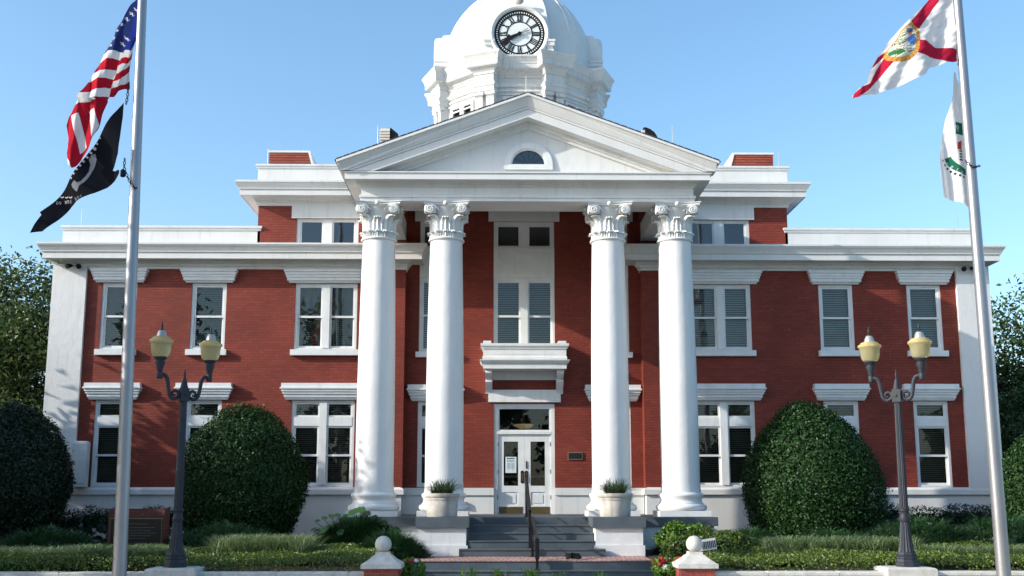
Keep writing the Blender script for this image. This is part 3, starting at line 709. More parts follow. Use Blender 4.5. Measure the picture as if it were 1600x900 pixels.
# porch floor, plinth blocks, steps, landing -------------------------------------------------
st = bpy.data.objects.new('entrance_stairs', None); COL.objects.link(st); st.parent = CH
boxes((-4.32, 4.32, -4.95, -.052, 1.0, 1.2)).build('porch_floor', M_grey, st)
boxes((-4.24, 4.24, -4.85, -.42, .1, 1.0)).build('porch_wall', M_white, st)
for s in (-1, 1):
    x0, x1 = sorted((s*1.40, s*2.43))
    boxes((x0, x1, -6.18, -4.851, .62, .998)).build('pedestal', M_stucco, st)
    boxes((x0-.035, x1+.035, -6.22, -4.852, .38, .618)).build('pedestal_base', M_stucco, st)
    boxes((x0-.06, x1+.06, -6.26, -4.951, 1.0, 1.222)).build('pedestal_cap', M_grey, st)
xe = 1.36
for i in range(5):
    z1 = 1.2-.16*i-.0; y0 = -4.951-.30*i
    hwid = xe if i < 4 else 1.56
    yf = y0-.30 if i < 4 else -6.56
    if i == 0: yf = -5.0; continue
    boxes((-hwid+.02, hwid+.02, yf, y0 if i < 4 else -6.262, z1-.16, z1-.025)).build('riser', M_grey, st)
    boxes((-hwid+.02, hwid+.02, yf-.02, y0+.0 if i < 4 else -6.262, z1-.025, z1)).build('tread', M_grey, st)
boxes((-xe+.02, xe+.02, -5.0, -4.951, 1.0, 1.198)).build('riser', M_grey, st)
boxes((-xe+.02, xe+.02, -6.15, -4.953, .2, .6)).build('stair_core', M_grey, st)
boxes((-2.42, 2.40, -8.08, -6.0, .05, .386)).build('landing', M_grey, st)
boxes((-2.42, 2.40, -8.10, -6.0, .388, .402)).build('landing_pavers', M_paver, st)
boxes((-2.42, 2.40, -8.46, -8.081, .02, .205), (-2.42, 2.40, -8.48, -8.081, .207, .226)).build('tread', M_grey, st)

# drum and dome ----------------------------------------------------------------------------
DY = 7.5
tower = bpy.data.objects.new('clock_tower', None); COL.objects.link(tower); tower.parent = CH
def octa(ap, prof):
    """octagonal drum: profile [(out, z)] swept round an octagon of apothem ap with a face to the front"""
    m = MB(); vs = []
    for o_, z in prof:
        r = (ap+o_)/math.cos(math.pi/8)
        for k in range(8):
            a = math.pi/8+k*math.pi/4-math.pi/2; vs.append((r*math.cos(a), DY+r*math.sin(a), z))
    n = len(prof)
    return m.add(vs, [(i*8+k, i*8+(k+1) % 8, i*8+8+(k+1) % 8, i*8+8+k) for i in range(n-1) for k in range(8)]+[tuple(reversed(range(8))), tuple(range(8*n-8, 8*n))])
CORN = [(0, 15.66), (.04, 15.68), (.04, 15.75), (.09, 15.80), (.09, 15.83), (.14, 15.88), (.27, 15.90), (.27, 15.93), (.29, 15.93), (.29, 16.08), (.31, 16.10), (.31, 16.14), (.36, 16.24), (.40, 16.30), (.40, 16.36), (.30, 16.40), (0, 16.42)]
FRIEZE = [(0, 9.9), (0, 15.04), (.05, 15.05), (.05, 15.09), (0, 15.10), (0, 15.18), (.05, 15.19), (.05, 15.25), (.0, 15.26), (0, 15.33), (.05, 15.34), (.09, 15.40), (.09, 15.45), (0, 15.46), (0, 15.66)]
AP = 2.70
octa(AP, FRIEZE).build('drum_wall', M_drum, tower)
octa(AP, CORN).build('drum_cornice', M_drum, tower)
for q in range(8):
    ang = math.pi/8+q*math.pi/4
    T = Matrix.Translation((0, DY, 0)) @ Matrix.Rotation(ang, 4, 'Z')
    f = -3.12                                      # front face of the pier block
    MB().sweep3(-.34, .34, f, -2.2, [(o_*.83, z+.06) for o_, z in CORN]).xf(T).build('pier_cornice', M_drum, tower)
    MB().sweep3(-.34, .34, f, -2.2, [(0, 15.12), (.04, 15.13), (.04, 15.18), (.02, 15.19), (.02, 15.30), (.04, 15.31), (.06, 15.36), (.06, 15.43), (0, 15.44), (0, 15.715)]).xf(T).build('pier_frieze', M_drum, tower)
    MB().box(-.33, .33, f+.16, -2.2, 10, 15.12).xf(T).build('pier', M_drum, tower)
    for x in (-.205, .205):
        MB().box(x-.135, x+.135, f+.03, f+.17, 10, 14.99).xf(T).build('pilaster', M_drum, tower)
        MB().sweep3(x-.135, x+.135, f+.03, f+.17, [(0, 14.90), (.02, 14.91), (.02, 14.93), (0, 14.94), (0, 14.985), (.04, 15.02), (.05, 15.08), (.05, 15.118), (0, 15.119)]).xf(T).build('pilaster_cap', M_drum, tower)
    # louvred openings in the recessed face
    T2 = Matrix.Translation((0, DY, 0)) @ Matrix.Rotation(q*math.pi/4, 4, 'Z')
    lv = bpy.data.objects.new('louvre_window', None); COL.objects.link(lv); lv.parent = CH
    y = -AP
    for s in (-1, 1):
        xa, xb = (.09, .46) if s > 0 else (-.46, -.09)
        MB().box(xa, xb, y-.012, y-.002, 12.6, 14.93).xf(T2).build('opening', M_dark, lv)  # flat black sheet painted for the shade behind the slats
        for k in range(9):
            z = 14.88-k*.22
            m = MB(); m.add([(xa, y-.14, z-.11), (xb, y-.14, z-.11), (xb, y-.015, z), (xa, y-.015, z), (xa, y-.13, z-.125), (xb, y-.13, z-.125), (xb, y-.015, z-.025), (xa, y-.015, z-.025)],
                            [(0, 1, 2, 3), (7, 6, 5, 4), (0, 4, 5, 1), (1, 5, 6, 2), (3, 7, 4, 0)])
            m.xf(T2).build('slat', M_drum, lv)
    m = boxes((-.56, -.46, y-.10, y+.01, 12.6, 15.0), (.46, .56, y-.10, y+.01, 12.6, 15.0), (-.09, .09, y-.10, y+.01, 12.6, 15.0), (-.46, -.09, y-.10, y+.01, 14.93, 15.0), (.09, .46, y-.10, y+.01, 14.93, 15.0))
    m.xf(T2).build('frame', M_drum, lv)
DB, DA = 3.15, 2.75
def drad(z): return DA*math.sqrt(max(0, 1-((z-16.9)/DB)**2)) if z > 16.9 else DA
pr = [(2.75, 16.35), (2.75, 16.9)]+[(DA*math.cos(t), 16.9+DB*math.sin(t)) for t in [R(4*i) for i in range(1, 21)]]+[(.45, 20.01)]
MB().lathe(pr, 0, DY, 64).build('dome', M_white, tower, True, 50)
MB().lathe([(2.9, 16.40), (2.9, 16.47), (2.86, 16.49), (2.86, 16.56), (2.80, 16.58)], 0, DY, 64).build('dome_base', M_white, tower, True)
MB().lathe([(.5, 19.9), (.55, 20.28), (.48, 20.36), (.42, 20.4), (.42, 21.3), (.52, 21.36), (.52, 21.44), (.35, 21.6), (.15, 21.85), (.05, 22.0), (.04, 22.6)], 0, DY, 24).build('lantern', M_white, tower, True)
for q in range(4):                                 # thin ribs between the clock housings
    for d in (-.07, .07):
        a = math.pi/4+q*math.pi/2+d
        pts = [((drad(z)+.0)*math.sin(a), DY-(drad(z)+.0)*math.cos(a), z) for z in [16.6+.2*i for i in range(18)]]
        MB().tube(pts, .03, 6).build('rib', M_white, tower, True)
LV = [(16.40, 1.02, 2.89), (17.0, 1.02, 2.89), (17.001, .97, 2.89), (17.55, .965, 2.89), (17.80, .95, 2.86), (17.88, .94, drad(17.88)+.15), (18.0, .935, drad(18.0)+.09)]+[(z, .93-.62*((z-18.0)/1.86)**1.6, drad(z)+.07) for z in (18.2, 18.4, 18.6, 18.8, 19.0, 19.2, 19.4, 19.6, 19.8)]
for q in range(4):
    T = Matrix.Translation((0, DY, 0)) @ Matrix.Rotation(q*math.pi/2, 4, 'Z')
    m = MB(); vs = []
    LQ = LV if q == 0 else LV[:7]+[(18.02, .90, drad(18.02)-.12)]
    for z, w, r in LQ: vs += [(-w*.96, -max(.1, r-1.2), z), (-w, -r, z), (w, -r, z), (w*.96, -max(.1, r-1.2), z)]
    n = len(LQ); m.add(vs, [(4*i+k, 4*i+(k+1) % 4, 4*i+4+(k+1) % 4, 4*i+4+k) for i in range(n-1) for k in range(4)]+[(3, 2, 1, 0), (4*n-4, 4*n-3, 4*n-2, 4*n-1)])
    m.xf(T).build('clock_housing', M_white, tower, True, 30)
    for s in (-1, 1):
        MB().sweep3(s*1.03-.13, s*1.03+.13, -2.95, -2.0, [(0, 16.42), (0, 16.62), (-.03, 16.64), (-.03, 16.72), (.02, 16.75), (.02, 16.86), (.05, 16.89), (.05, 16.96), (0, 16.98)]).xf(T).build('scroll_block', M_white, tower)
    m = MB(); i0 = 0; n = 48
    ring = [(.86, -.03), (.90, -.09), (.96, -.11), (1.02, -.07), (1.03, .0), (1.03, .75)]
    vs = []
    for r, yy in ring:
        for k in range(n): a = 2*math.pi*k/n; vs.append((r*math.cos(a), -2.90+yy, 17.17+r*math.sin(a)))
    m.add(vs, [(i*n+(k+1) % n, i*n+k, (i+1)*n+k, (i+1)*n+(k+1) % n) for i in range(len(ring)-1) for k in range(n)])
    m.xf(T).build('clock_bezel', M_white, tower, True)
MB().sphere((-.02, DY-2.78, 18.45), (.17, .1, .16), 12, 8).build('crest_ornament', M_planter, tower, True)

# clock dial -----------------------------------------------------------------------------
ck = bpy.data.objects.new('clock', None); COL.objects.link(ck); ck.parent = CH; ck.location = (0, DY-2.90, 17.17)
RC = .855
def disc(r, y0, y1, n=64): return MB().prism([(r*math.cos(2*math.pi*k/n), r*math.sin(2*math.pi*k/n)) for k in range(n)], y0, y1)
def annulus(r0, r1, y, n=72):
    m = MB(); vs = []
    for k in range(n):
        a = 2*math.pi*k/n
        for r, yy in ((r0, y), (r1, y), (r1, y+.008), (r0, y+.008)): vs.append((r*math.cos(a), yy, r*math.sin(a)))
    return m.add(vs, [(4*k+j, 4*k+(j+1) % 4, (4*k+4+(j+1) % 4) % (4*n), (4*k+4+j) % (4*n)) for k in range(n) for j in range(4)])
disc(RC*1.01, -.012, .0).build('face', M_clockface, ck)
annulus(RC*.80, RC*1.0, -.022).build('minute_ring', M_black, ck)
annulus(RC*.485, RC*.525, -.022).build('inner_ring', M_black, ck)
m = MB()
for k in range(60):
    i0 = len(m.v); m.box(-.017, .017, -.028, -.0225, RC*.865, RC*.925); m.xf(Matrix.Rotation(2*math.pi*k/60, 4, 'Y'), i0)
o = m.build('minute_marks', M_clockface, ck); o['kind'] = 'stuff'
NUM = ['XII', 'I', 'II', 'III', 'IIII', 'V', 'VI', 'VII', 'VIII', 'IX', 'X', 'XI']
for h, txt in enumerate(NUM):
    wd = {'I': .055, 'V': .10, 'X': .11}; tot = sum(wd[ch] for ch in txt); x = -tot/2; m = MB(); z0, z1 = RC*.53, RC*.80
    def stroke(xa, xb, t):
        m.add([(xa-t, -.024, z0), (xa+t, -.024, z0), (xb+t, -.024, z1), (xb-t, -.024, z1), (xa-t, -.013, z0), (xa+t, -.013, z0), (xb+t, -.013, z1), (xb-t, -.013, z1)],
              [(0, 1, 2, 3), (7, 6, 5, 4), (0, 4, 5, 1), (1, 5, 6, 2), (2, 6, 7, 3), (3, 7, 4, 0)])
    for ch in txt:
        w = wd[ch]; c = x+w/2
        if ch == 'I': stroke(c, c, .017)
        if ch == 'V': stroke(c, c-.035, .018); stroke(c, c+.035, .009)
        if ch == 'X': stroke(c+.035, c-.035, .018); stroke(c-.035, c+.035, .009)
        x += w
    m.xf(Matrix.Rotation(2*math.pi*h/12, 4, 'Y')).build('numeral', M_black, ck)
def hand(deg, L, w, y, tail, name):
    poly = [(-w*.5, 0), (-w*.55, L*.35), (-w*.5, L*.62), (-w*1.35, L*.70), (-w*.9, L*.78), (0, L), (w*.9, L*.78), (w*1.35, L*.70), (w*.5, L*.62), (w*.55, L*.35), (w*.5, 0), (.009, -.04), (.006, -tail), (-.006, -tail), (-.009, -.04)]
    n = len(poly); m = MB().prism(poly, y, y+.02)
    m.xf(Matrix.Rotation(R(deg), 4, 'Y')).build(name, M_black, ck)
hand(249, .50, .085, -.05, .36, 'hour_hand'); hand(237, .76, .075, -.08, .34, 'minute_hand')
disc(.06, -.10, -.03, 20).build('hub', M_black, ck)
MB().tube([(.33*math.sin(R(69)), -.06, .33*math.cos(R(69))), (.22*math.sin(R(69)), -.06, .22*math.cos(R(69)))], [.006, .018], 8).build('counterweight', M_black, ck)

# things fixed to the building ---------------------------------------------------------------
t = thing('wall_plaque', 'small bronze plaque with a gilt rim right of the door', 'plaque', (1.42, 0, 2.78))
boxes((-.205, .205, -.03, -.002, -.105, .105)).build('rim', M_gold, t); boxes((-.18, .18, -.036, -.0305, -.08, .08)).build('plate', M_bronze, t)
for x, lab in ((-1.62, 'grey outlet box on the white base left of the door'), (1.92, 'grey outlet box on the white base right of the door')):
    t = thing('outlet_box', lab, 'outlet', (x, -.05, 1.46), group='outlet boxes beside the door')
    boxes((-.05, .05, -.08, 0, -.08, .08)).build('body', M_steel, t); boxes((-.042, .042, -.092, -.0805, -.07, .02)).build('cover', M_steel, t)
t = thing('meter_box', 'white painted cabinet between left corner pilaster and first ground floor window', 'cabinet', (-11.92, -.45, 1.93))
MB().sweep3(-.20, .20, -.22, 0.0, [(0, 0), (0, 1.14), (-.02, 1.20), (-.05, 1.22)]).build('cabinet', M_stucco, t); boxes((-.15, .15, -.235, -.221, .1, .72)).build('door', M_stucco, t)
def seclight(x, lab):
    t = thing('security_light', lab, 'light', (x, -.46, 8.02), group='security lights under the wing eaves')
    boxes((-.05, .05, -.05, .0, -.05, .05)).build('bracket', M_steel, t)
    for s in (-1, 1):
        m = MB().lathe([(.03, 0), (.045, .02), (.07, .14), (.072, .17), (.05, .171)], n=14)
        m.xf(Matrix.Translation((s*.07, -.05, -.02)) @ Matrix.Rotation(R(115), 4, 'X') @ Matrix.Rotation(R(s*35), 4, 'Y')).build('lamp_head', M_black, t, True)
seclight(-12.45, 'twin headed security light under the eave at the left corner pilaster'); seclight(12.45, 'twin headed security light under the eave at the right corner pilaster')
# roof vents and lightning rods
def zroof(x): return 11.43-K*abs(x)
t = thing('roof_vent', 'pale ribbed box vent on the left pediment slope', 'vent', (-3.55, -3.0, zroof(3.55)))
boxes((-.21, .03, -.22, .2, -.2, .93)).build('duct', M_ventpale, t)
for k in range(4): boxes((-.235, .032, -.245, -.221, .62+k*.075, .665+k*.075)).build('rib', M_ventpale, t)
MB().prism([(.031, -.2), (.031, .96), (.06, .95), (.24, .80), (.26, .70), (.26, -.2)], -.2, .2).build('dark_side', M_black, t)  # right side of the box vent, drawn as a dark wedge
t = thing('roof_vent', 'dark rounded hood vent on the right pediment slope', 'vent', (3.2, -3.0, zroof(3.2)))
boxes((-.20, -.12, -.2, .2, -.2, .80)).build('duct', M_ventpale, t)
MB().prism([(-.119, -.3), (-.119, .80), (-.16, .86), (-.10, .87), (.02, .82), (.12, .74), (.19, .63), (.20, .5), (.20, -.3)], -.22, .22).build('hood', M_black, t)
for px, y0, y1, Y, lab in ((590, 226, 196, -4.2, 'thin lightning rod just left of the pale roof vent'), (1051, 230, 196, -4.2, 'thin lightning rod right of the right roof vent'), (1217, 262, 236, -.3, 'thin lightning rod right of the right chimney'),
                       (418, 256, 232, -.3, 'thin lightning rod at the left edge of the left chimney'), (127, 353, 326, -.3, 'thin lightning rod on the left wing parapet'), (1497, 360, 332, -.3, 'thin lightning rod on the right wing parapet'), (822, 147, 118, -4.6, 'thin lightning rod at the peak of the pediment')):
    a, b = at(px, y0, Y), at(px, y1, Y)
    t = thing('lightning_rod', lab, 'lightning rod', (a.x, Y, a.z-.15), group='lightning rods on the roof')
    MB().tube([(0, 0, 0), (0, 0, b.z-a.z+.15)], [.011, .006], 6).build('rod', M_steel, t); MB().lathe([(.05, 0), (.05, .03), (.02, .05)], n=10).build('foot', M_steel, t)

# ================================================================= FRONT WALL, PILLARS, LAMPS
WY = -11.0
def brick_pier(parent, x0, x1, y0, y1, z0, z1, name='pillar'):
    p = bpy.data.objects.new(name, None); COL.objects.link(p); p.parent = parent
    boxes((x0+.012, x1-.012, y0+.012, y1-.012, z0, z1)).build('mortar_core', M_mortar, p)
    me = boxes((-.098, .098, -.045, .045, 0, .062)); first = None; z = z0+.004; k = 0
    while z+.062 < z1:
        off = (k % 2)*.10
        for side in range(2):
            x = x0+.001-off
            while x < x1-.02:
                a, b = max(x, x0+.001), min(x+.198, x1-.001)
                if b-a > .05:
                    yy = y0+.047 if side == 0 else y1-.047
                    q = boxes((a, b, yy-.046-random.uniform(0, .003), yy+.04, z, z+.062)) if first is None or b-a < .19 else None
                    if q: ob = q.build('brick', M_wallbrick, p)
                    if q and b-a > .19: first = ob; fx, fz, fy = a, z, yy
                    if not q:
                        ob = first.copy(); COL.objects.link(ob); ob.parent = p; ob.location = (a-fx, yy-fy, z-fz)
                x += .208
        for s_, xx in ((0, x0), (1, x1)):
            y = y0+.10+off*.5
            while y < y1-.2:
                boxes(((xx-.002, xx+.04) if s_ == 0 else (xx-.04, xx+.002))+(y, y+.19, z, z+.062)).build('brick', M_wallbrick, p); y += .2
        z += .0735; k += 1
    return p
def side_wall(s, x_in, x_lamp, x_out, lab):
    w = thing('garden_wall', lab, 'wall', (0, 0, 0), group='low brick walls along the front bed')
    a, b = sorted((x_in, x_out)); zc_ = .37
    boxes((a, b, WY-.12, WY+.12, 0, .31)).build('brick_core', brick_mat('garden wall courses', (.29, .06, .045), (.23, .045, .035), (.30, .24, .21)), w)
    # coping in separate stones
    x = a; k = 0
    while x < b-.05:
        L = min(1.22, b-x)
        MB().sweep4(x+.004, x+L-.004, WY-.165, WY+.165, [(-.01, .312), (0, .315), (0, .365), (-.02, .38+random.uniform(-.002, .002))]).build('coping_stone', M_conc, w); x += L
    px = x_in-s*.0
    brick_pier(w, px-.29, px+.29, WY-.29, WY+.29, 0, .44)
    MB().sweep4(px-.33, px+.33, WY-.33, WY+.33, [(0, .442), (.01, .45), (.01, .52), (-.02, .535), (-.06, .56), (-.12, .60), (-.17, .65), (-.205, .67), (-.21, .69), (-.215, .70), (-.215, .715)]).build('pillar_cap', M_conc, w)
    MB().sphere((px, WY, .84), .142, 28, 18).build('ball', M_conc, w, True)
    MB().sweep4(x_lamp-.42, x_lamp+.42, WY-.36, WY+.36, [(-.03, 0), (-.03, .30), (0, .302), (0, .43), (-.03, .452), (-.06, .458)]).build('lamp_block', M_conc, w)
    return w
side_wall(-1, -2.69, -6.22, -24, 'low brick wall with white coping left of the steps, ending in a ball topped pillar')
side_wall(1, 2.67, 6.30, 24, 'low brick wall with white coping right of the steps, ending in a ball topped pillar')

def make_lamp(label):
    L = thing('street_lamp', label, 'street lamp', group='twin globe lamps on the front wall')
    MB().lathe([(.20, 0), (.20, .075), (.185, .085), (.175, .13), (.185, .14), (.185, .17), (.16, .19), (.165, .21), (.155, .235), (.145, .25)], n=8).build('foot', M_lamp, L)
    MB().lathe([(.145, .25), (.125, .32), (.105, .45), (.09, .60), (.082, .72), (.08, .76)], n=32, flute=.10).build('flared_base', M_lamp, L)
    MB().lathe([(.082, .76), (.095, .78), (.095, .82), (.08, .84), (.075, .90), (.08, .93), (.092, .945), (.092, .97), (.075, .985)], n=24).build('collar', M_lamp, L, True)
    MB().lathe([(.076, .985), (.068, 2.0), (.060, 2.85)], n=32, flute=.10).build('post', M_lamp, L)
    boxes((-.075, .075, -.075, .075, 2.84, 3.06)).build('head_block', M_lamp, L)
    m = MB().sphere((0, -.076, 2.95), (.03, .012, .03), 10, 6); m.build('boss', M_lamp, L, True)
    MB().lathe([(.078, 3.06), (.07, 3.075), (.035, 3.22), (.03, 3.24), (.014, 3.26), (.018, 3.30), (.02, 3.33), (.008, 3.38), (.003, 3.42)], n=16).build('finial', M_lamp, L, True)
    for s in (-1, 1):
        sp = []
        for i in range(22):                      # scroll
            t = i/21; a = -math.pi*.55-t*math.pi*2.3; rr = .075*(1-t)+.012
            sp.append((s*(.165-rr*math.cos(a)*-1), 0, 2.96+rr*math.sin(a)))
        arm = [(.44, 0, 3.275), (.38, 0, 3.285), (.335, 0, 3.27), (.305, 0, 3.22), (.29, 0, 3.15), (.275, 0, 3.04), (.255, 0, 2.94), (.22, 0, 2.89), (.165, 0, 2.87)]
        pts = [(s*x, y, z) for x, y, z in arm]+sp[2:]
        m = MB()
        for (x, y, z) in []: pass
        rad = [.036]*5+[.034]*4+[.032-.018*i/20 for i in range(20)]
        m.tube(pts, rad, 8).build('arm', M_lamp, L, True)
        boxes((min(s*.07, s*.115), max(s*.07, s*.115), -.03, .03, 2.90, 3.02)).build('arm_bracket', M_lamp, L)
        G = bpy.data.objects.new('lantern', None); COL.objects.link(G); G.parent = L; G.location = (s*.44, 0, 3.26)
        MB().lathe([(.045, -.05), (.052, -.04), (.052, .06), (.045, .07), (.05, .09), (.06, .15), (.085, .22), (.085, .245), (.07, .25), (.075, .275), (.105, .30), (.11, .315), (.09, .33)], n=24).build('fitter', M_lamp, G, True)
        MB().lathe([(.085, .325), (.13, .345), (.155, .39), (.165, .45), (.172, .53), (.182, .565)], n=36, flute=.012).build('globe', M_lampglass, G, True)
        MB().lathe([(.180, .566), (.192, .578), (.205, .59), (.205, .615), (.19, .635), (.16, .64), (.155, .665), (.13, .68), (.085, .69)], n=36).build('globe_crown', M_lampcrown, G, True)
        MB().lathe([(.09, .688), (.085, .71), (.072, .76), (.05, .795), (.02, .80)], n=24).build('cap', M_lampcap, G, True)
        MB().lathe([(.022, .80), (.028, .82), (.012, .84), (.02, .87), (.022, .89), (.006, .94), (.003, .97)], n=12).build('spike', M_lamp, G, True)
    return L
l1 = make_lamp('black twin globe lamp post before the shaded left wing, behind the left flagpole')
l1.location = (-6.23, WY, .458); l1.rotation_euler = (0, 0, R(34))
l2 = copy_tree(l1); l2.location = (6.34, WY, .458); l2.rotation_euler = (0, 0, R(-36))
l2['label'] = 'black twin globe lamp post right of the big right bush, beside the right flagpole'

# ================================================================= FLAGPOLES AND FLAGS
PY = -12.3
def flagpole(x0, y0, x1, y1, lab, cleat_y):
    t = thing('flagpole', lab, 'flagpole', group='aluminium flagpoles')
    a = at(x0, y0, PY); b = at(x1, y1, PY); d = (b-a).normalized(); a = a-d*(a.z/d.z); top = a+d*13.2
    t.location = a; n = 16; pts = [d*(13.2*i/n) for i in range(n+1)]
    MB().tube(pts, [.112-.048*(i/n)**1.1 for i in range(n+1)], 24).build('shaft', M_pole, t, True)
    MB().lathe([(.24, 0), (.24, .03), (.16, .06), (.12, .10), (.11, .12)], n=24).build('base_collar', M_pole, t, True)
    MB().sphere(tuple(d*13.3), .13, 16, 10).build('ball', M_gold, t, True)
    return t, a, d
fl, la, ld = flagpole(186.5, 900, 222.5, 0, 'tall aluminium flagpole at the left carrying the striped and the black flag', 290)
fr_, ra, rd = flagpole(1568.5, 900, 1496.0, 0, 'tall aluminium flagpole at the right carrying the two white flags', 262)

def inside(px, py, poly):
    poly = np.array(poly, float); r = np.zeros(px.shape, bool); j = len(poly)-1
    for i in range(len(poly)):
        xi, yi = poly[i]; xj, yj = poly[j]
        c = ((yi > py) != (yj > py)) & (px < (xj-xi)*(py-yi)/(yj-yi+1e-12)+xi); r ^= c; j = i
    return r
def flag(name, label, outline, paint, depth, cell=.62, Y=PY, group=None):
    """cloth in its wind-blown outline; depth gives its folds, paint its print"""
    t = thing(name, label, 'flag', group=group)
    ol = np.array(outline, float); x0, y0 = ol.min(0); x1, y1 = ol.max(0)
    nx, ny = int((x1-x0)/cell)+2, int((y1-y0)/cell)+2
    gx, gy = np.meshgrid(x0+np.arange(nx)*cell, y0+np.arange(ny)*cell)
    cxm, cym = gx[:-1, :-1]+cell/2, gy[:-1, :-1]+cell/2
    keep = inside(cxm, cym, ol)
    # pull boundary vertices onto the outline so that the edge is clean
    cnt = np.zeros(gx.shape, int)
    cnt[:-1, :-1] += keep; cnt[1:, :-1] += keep; cnt[:-1, 1:] += keep; cnt[1:, 1:] += keep
    VX, VY = gx.copy(), gy.copy(); bm = (cnt > 0) & (cnt < 4); bi = np.argwhere(bm)
    seg_a = ol; seg_b = np.roll(ol, -1, 0)
    P = np.stack([gx[bm], gy[bm]], 1)
    dd = seg_b-seg_a; L2 = (dd**2).sum(1)+1e-9
    tt = np.clip(((P[:, None]-seg_a[None])*dd[None]).sum(2)/L2, 0, 1); Q = seg_a[None]+tt[..., None]*dd[None]
    d2 = ((P[:, None]-Q)**2).sum(2); k = d2.argmin(1); Qn = Q[np.arange(len(P)), k]
    VX[bm] = Qn[:, 0]; VY[bm] = Qn[:, 1]
    dep = depth(VX, VY); yy = Y+dep
    # to world: plane y = Y, then out of the plane by the depth
    dx = FW.x+RT.x*((VX-800)/FPX)-UPV.x*((VY-500)/FPX); dy = FW.y+RT.y*((VX-800)/FPX)-UPV.y*((VY-500)/FPX); dz = FW.z+RT.z*((VX-800)/FPX)-UPV.z*((VY-500)/FPX)
    s = (Y-CY)/dy
    WXc = CX+s*dx; WZ = CZ+s*dz
    ids = -np.ones(gx.shape, int); used = cnt > 0; ids[used] = np.arange(used.sum())
    co = np.stack([WXc[used], yy[used], WZ[used]], 1); org = co.mean(0); co = co-org
    ii = np.argwhere(keep)
    F = np.stack([ids[ii[:, 0], ii[:, 1]], ids[ii[:, 0]+1, ii[:, 1]], ids[ii[:, 0]+1, ii[:, 1]+1], ids[ii[:, 0], ii[:, 1]+1]], 1)
    me = bpy.data.meshes.new('cloth'); n = len(F)
    me.vertices.add(len(co)); me.vertices.foreach_set('co', co.reshape(-1).astype(np.float32))
    me.loops.add(n*4); me.loops.foreach_set('vertex_index', F.reshape(-1).astype(np.int32))
    me.polygons.add(n); me.polygons.foreach_set('loop_start', np.arange(0, 4*n, 4, dtype=np.int32)); me.polygons.foreach_set('loop_total', np.full(n, 4, dtype=np.int32))
    me.polygons.foreach_set('use_smooth', np.ones(n, bool))
    me.update(calc_edges=True)
    col = paint(cxm[keep], cym[keep]).astype(np.float32)
    at_ = me.color_attributes.new('print', 'FLOAT_COLOR', 'CORNER')
    c4 = np.ones((n, 4, 4), np.float32); c4[:, :, :3] = col[:, None, :]
    at_.data.foreach_set('color', c4.reshape(-1))
    me.materials.append(M_flag)
    o = bpy.data.objects.new('cloth', me); COL.objects.link(o); o.parent = t; t.location = org
    return t
def noise2(x, y, f, s):
    r = np.random.default_rng(s); out = 0
    for i in range(5):
        k = r.normal(size=2)*f*(1.6**i); out = out+np.sin(k[0]*x+k[1]*y+r.uniform(0, 6))/(1.5**i)
    return out
FONT = {'O': ['01110', '10001', '10001', '10001', '10001', '10001', '01110'], 'R': ['11110', '10001', '10001', '11110', '10100', '10010', '10001'], 'I': ['01110', '00100', '00100', '00100', '00100', '00100', '01110'],
        'D': ['11110', '10001', '10001', '10001', '10001', '10001', '11110'], 'U': ['10001']*6+['01110'], 'A': ['01110', '10001', '10001', '11111', '10001', '10001', '10001'], 'E': ['11111', '10000', '10000', '11110', '10000', '10000', '11111'],
        'N': ['10001', '11001', '11001', '10101', '10011', '10011', '10001'], 'T': ['11111']+['00100']*6, 'P': ['11110', '10001', '10001', '11110', '10000', '10000', '10000'], 'L': ['10000']*6+['11111'], ' ': ['00000']*7}
def glyph(px, py, ch, cx, cy, h, ang, squeeze=1.0):
    """mask of one letter of height h, centred at (cx, cy), turned by ang (pixels, y down)"""
    u = ((px-cx)*math.cos(ang)+(py-cy)*math.sin(ang))/(h/7)/squeeze+2.5; v = (-(px-cx)*math.sin(ang)+(py-cy)*math.cos(ang))/(h/7)+3.5
    g_ = np.array([[int(q) for q in row] for row in FONT[ch]]); ok = (u >= 0) & (u < 5) & (v >= 0) & (v < 7)
    r = np.zeros(px.shape, bool); r[ok] = g_[v[ok].astype(int), u[ok].astype(int)] > 0; return r
RED, WHT, BLU = np.array((.42, .012, .028)), np.array((.74, .73, .72)), np.array((.022, .035, .14))
def seg_y(x, a, b): return a[1]+(x-a[0])*(b[1]-a[1])/(b[0]-a[0])
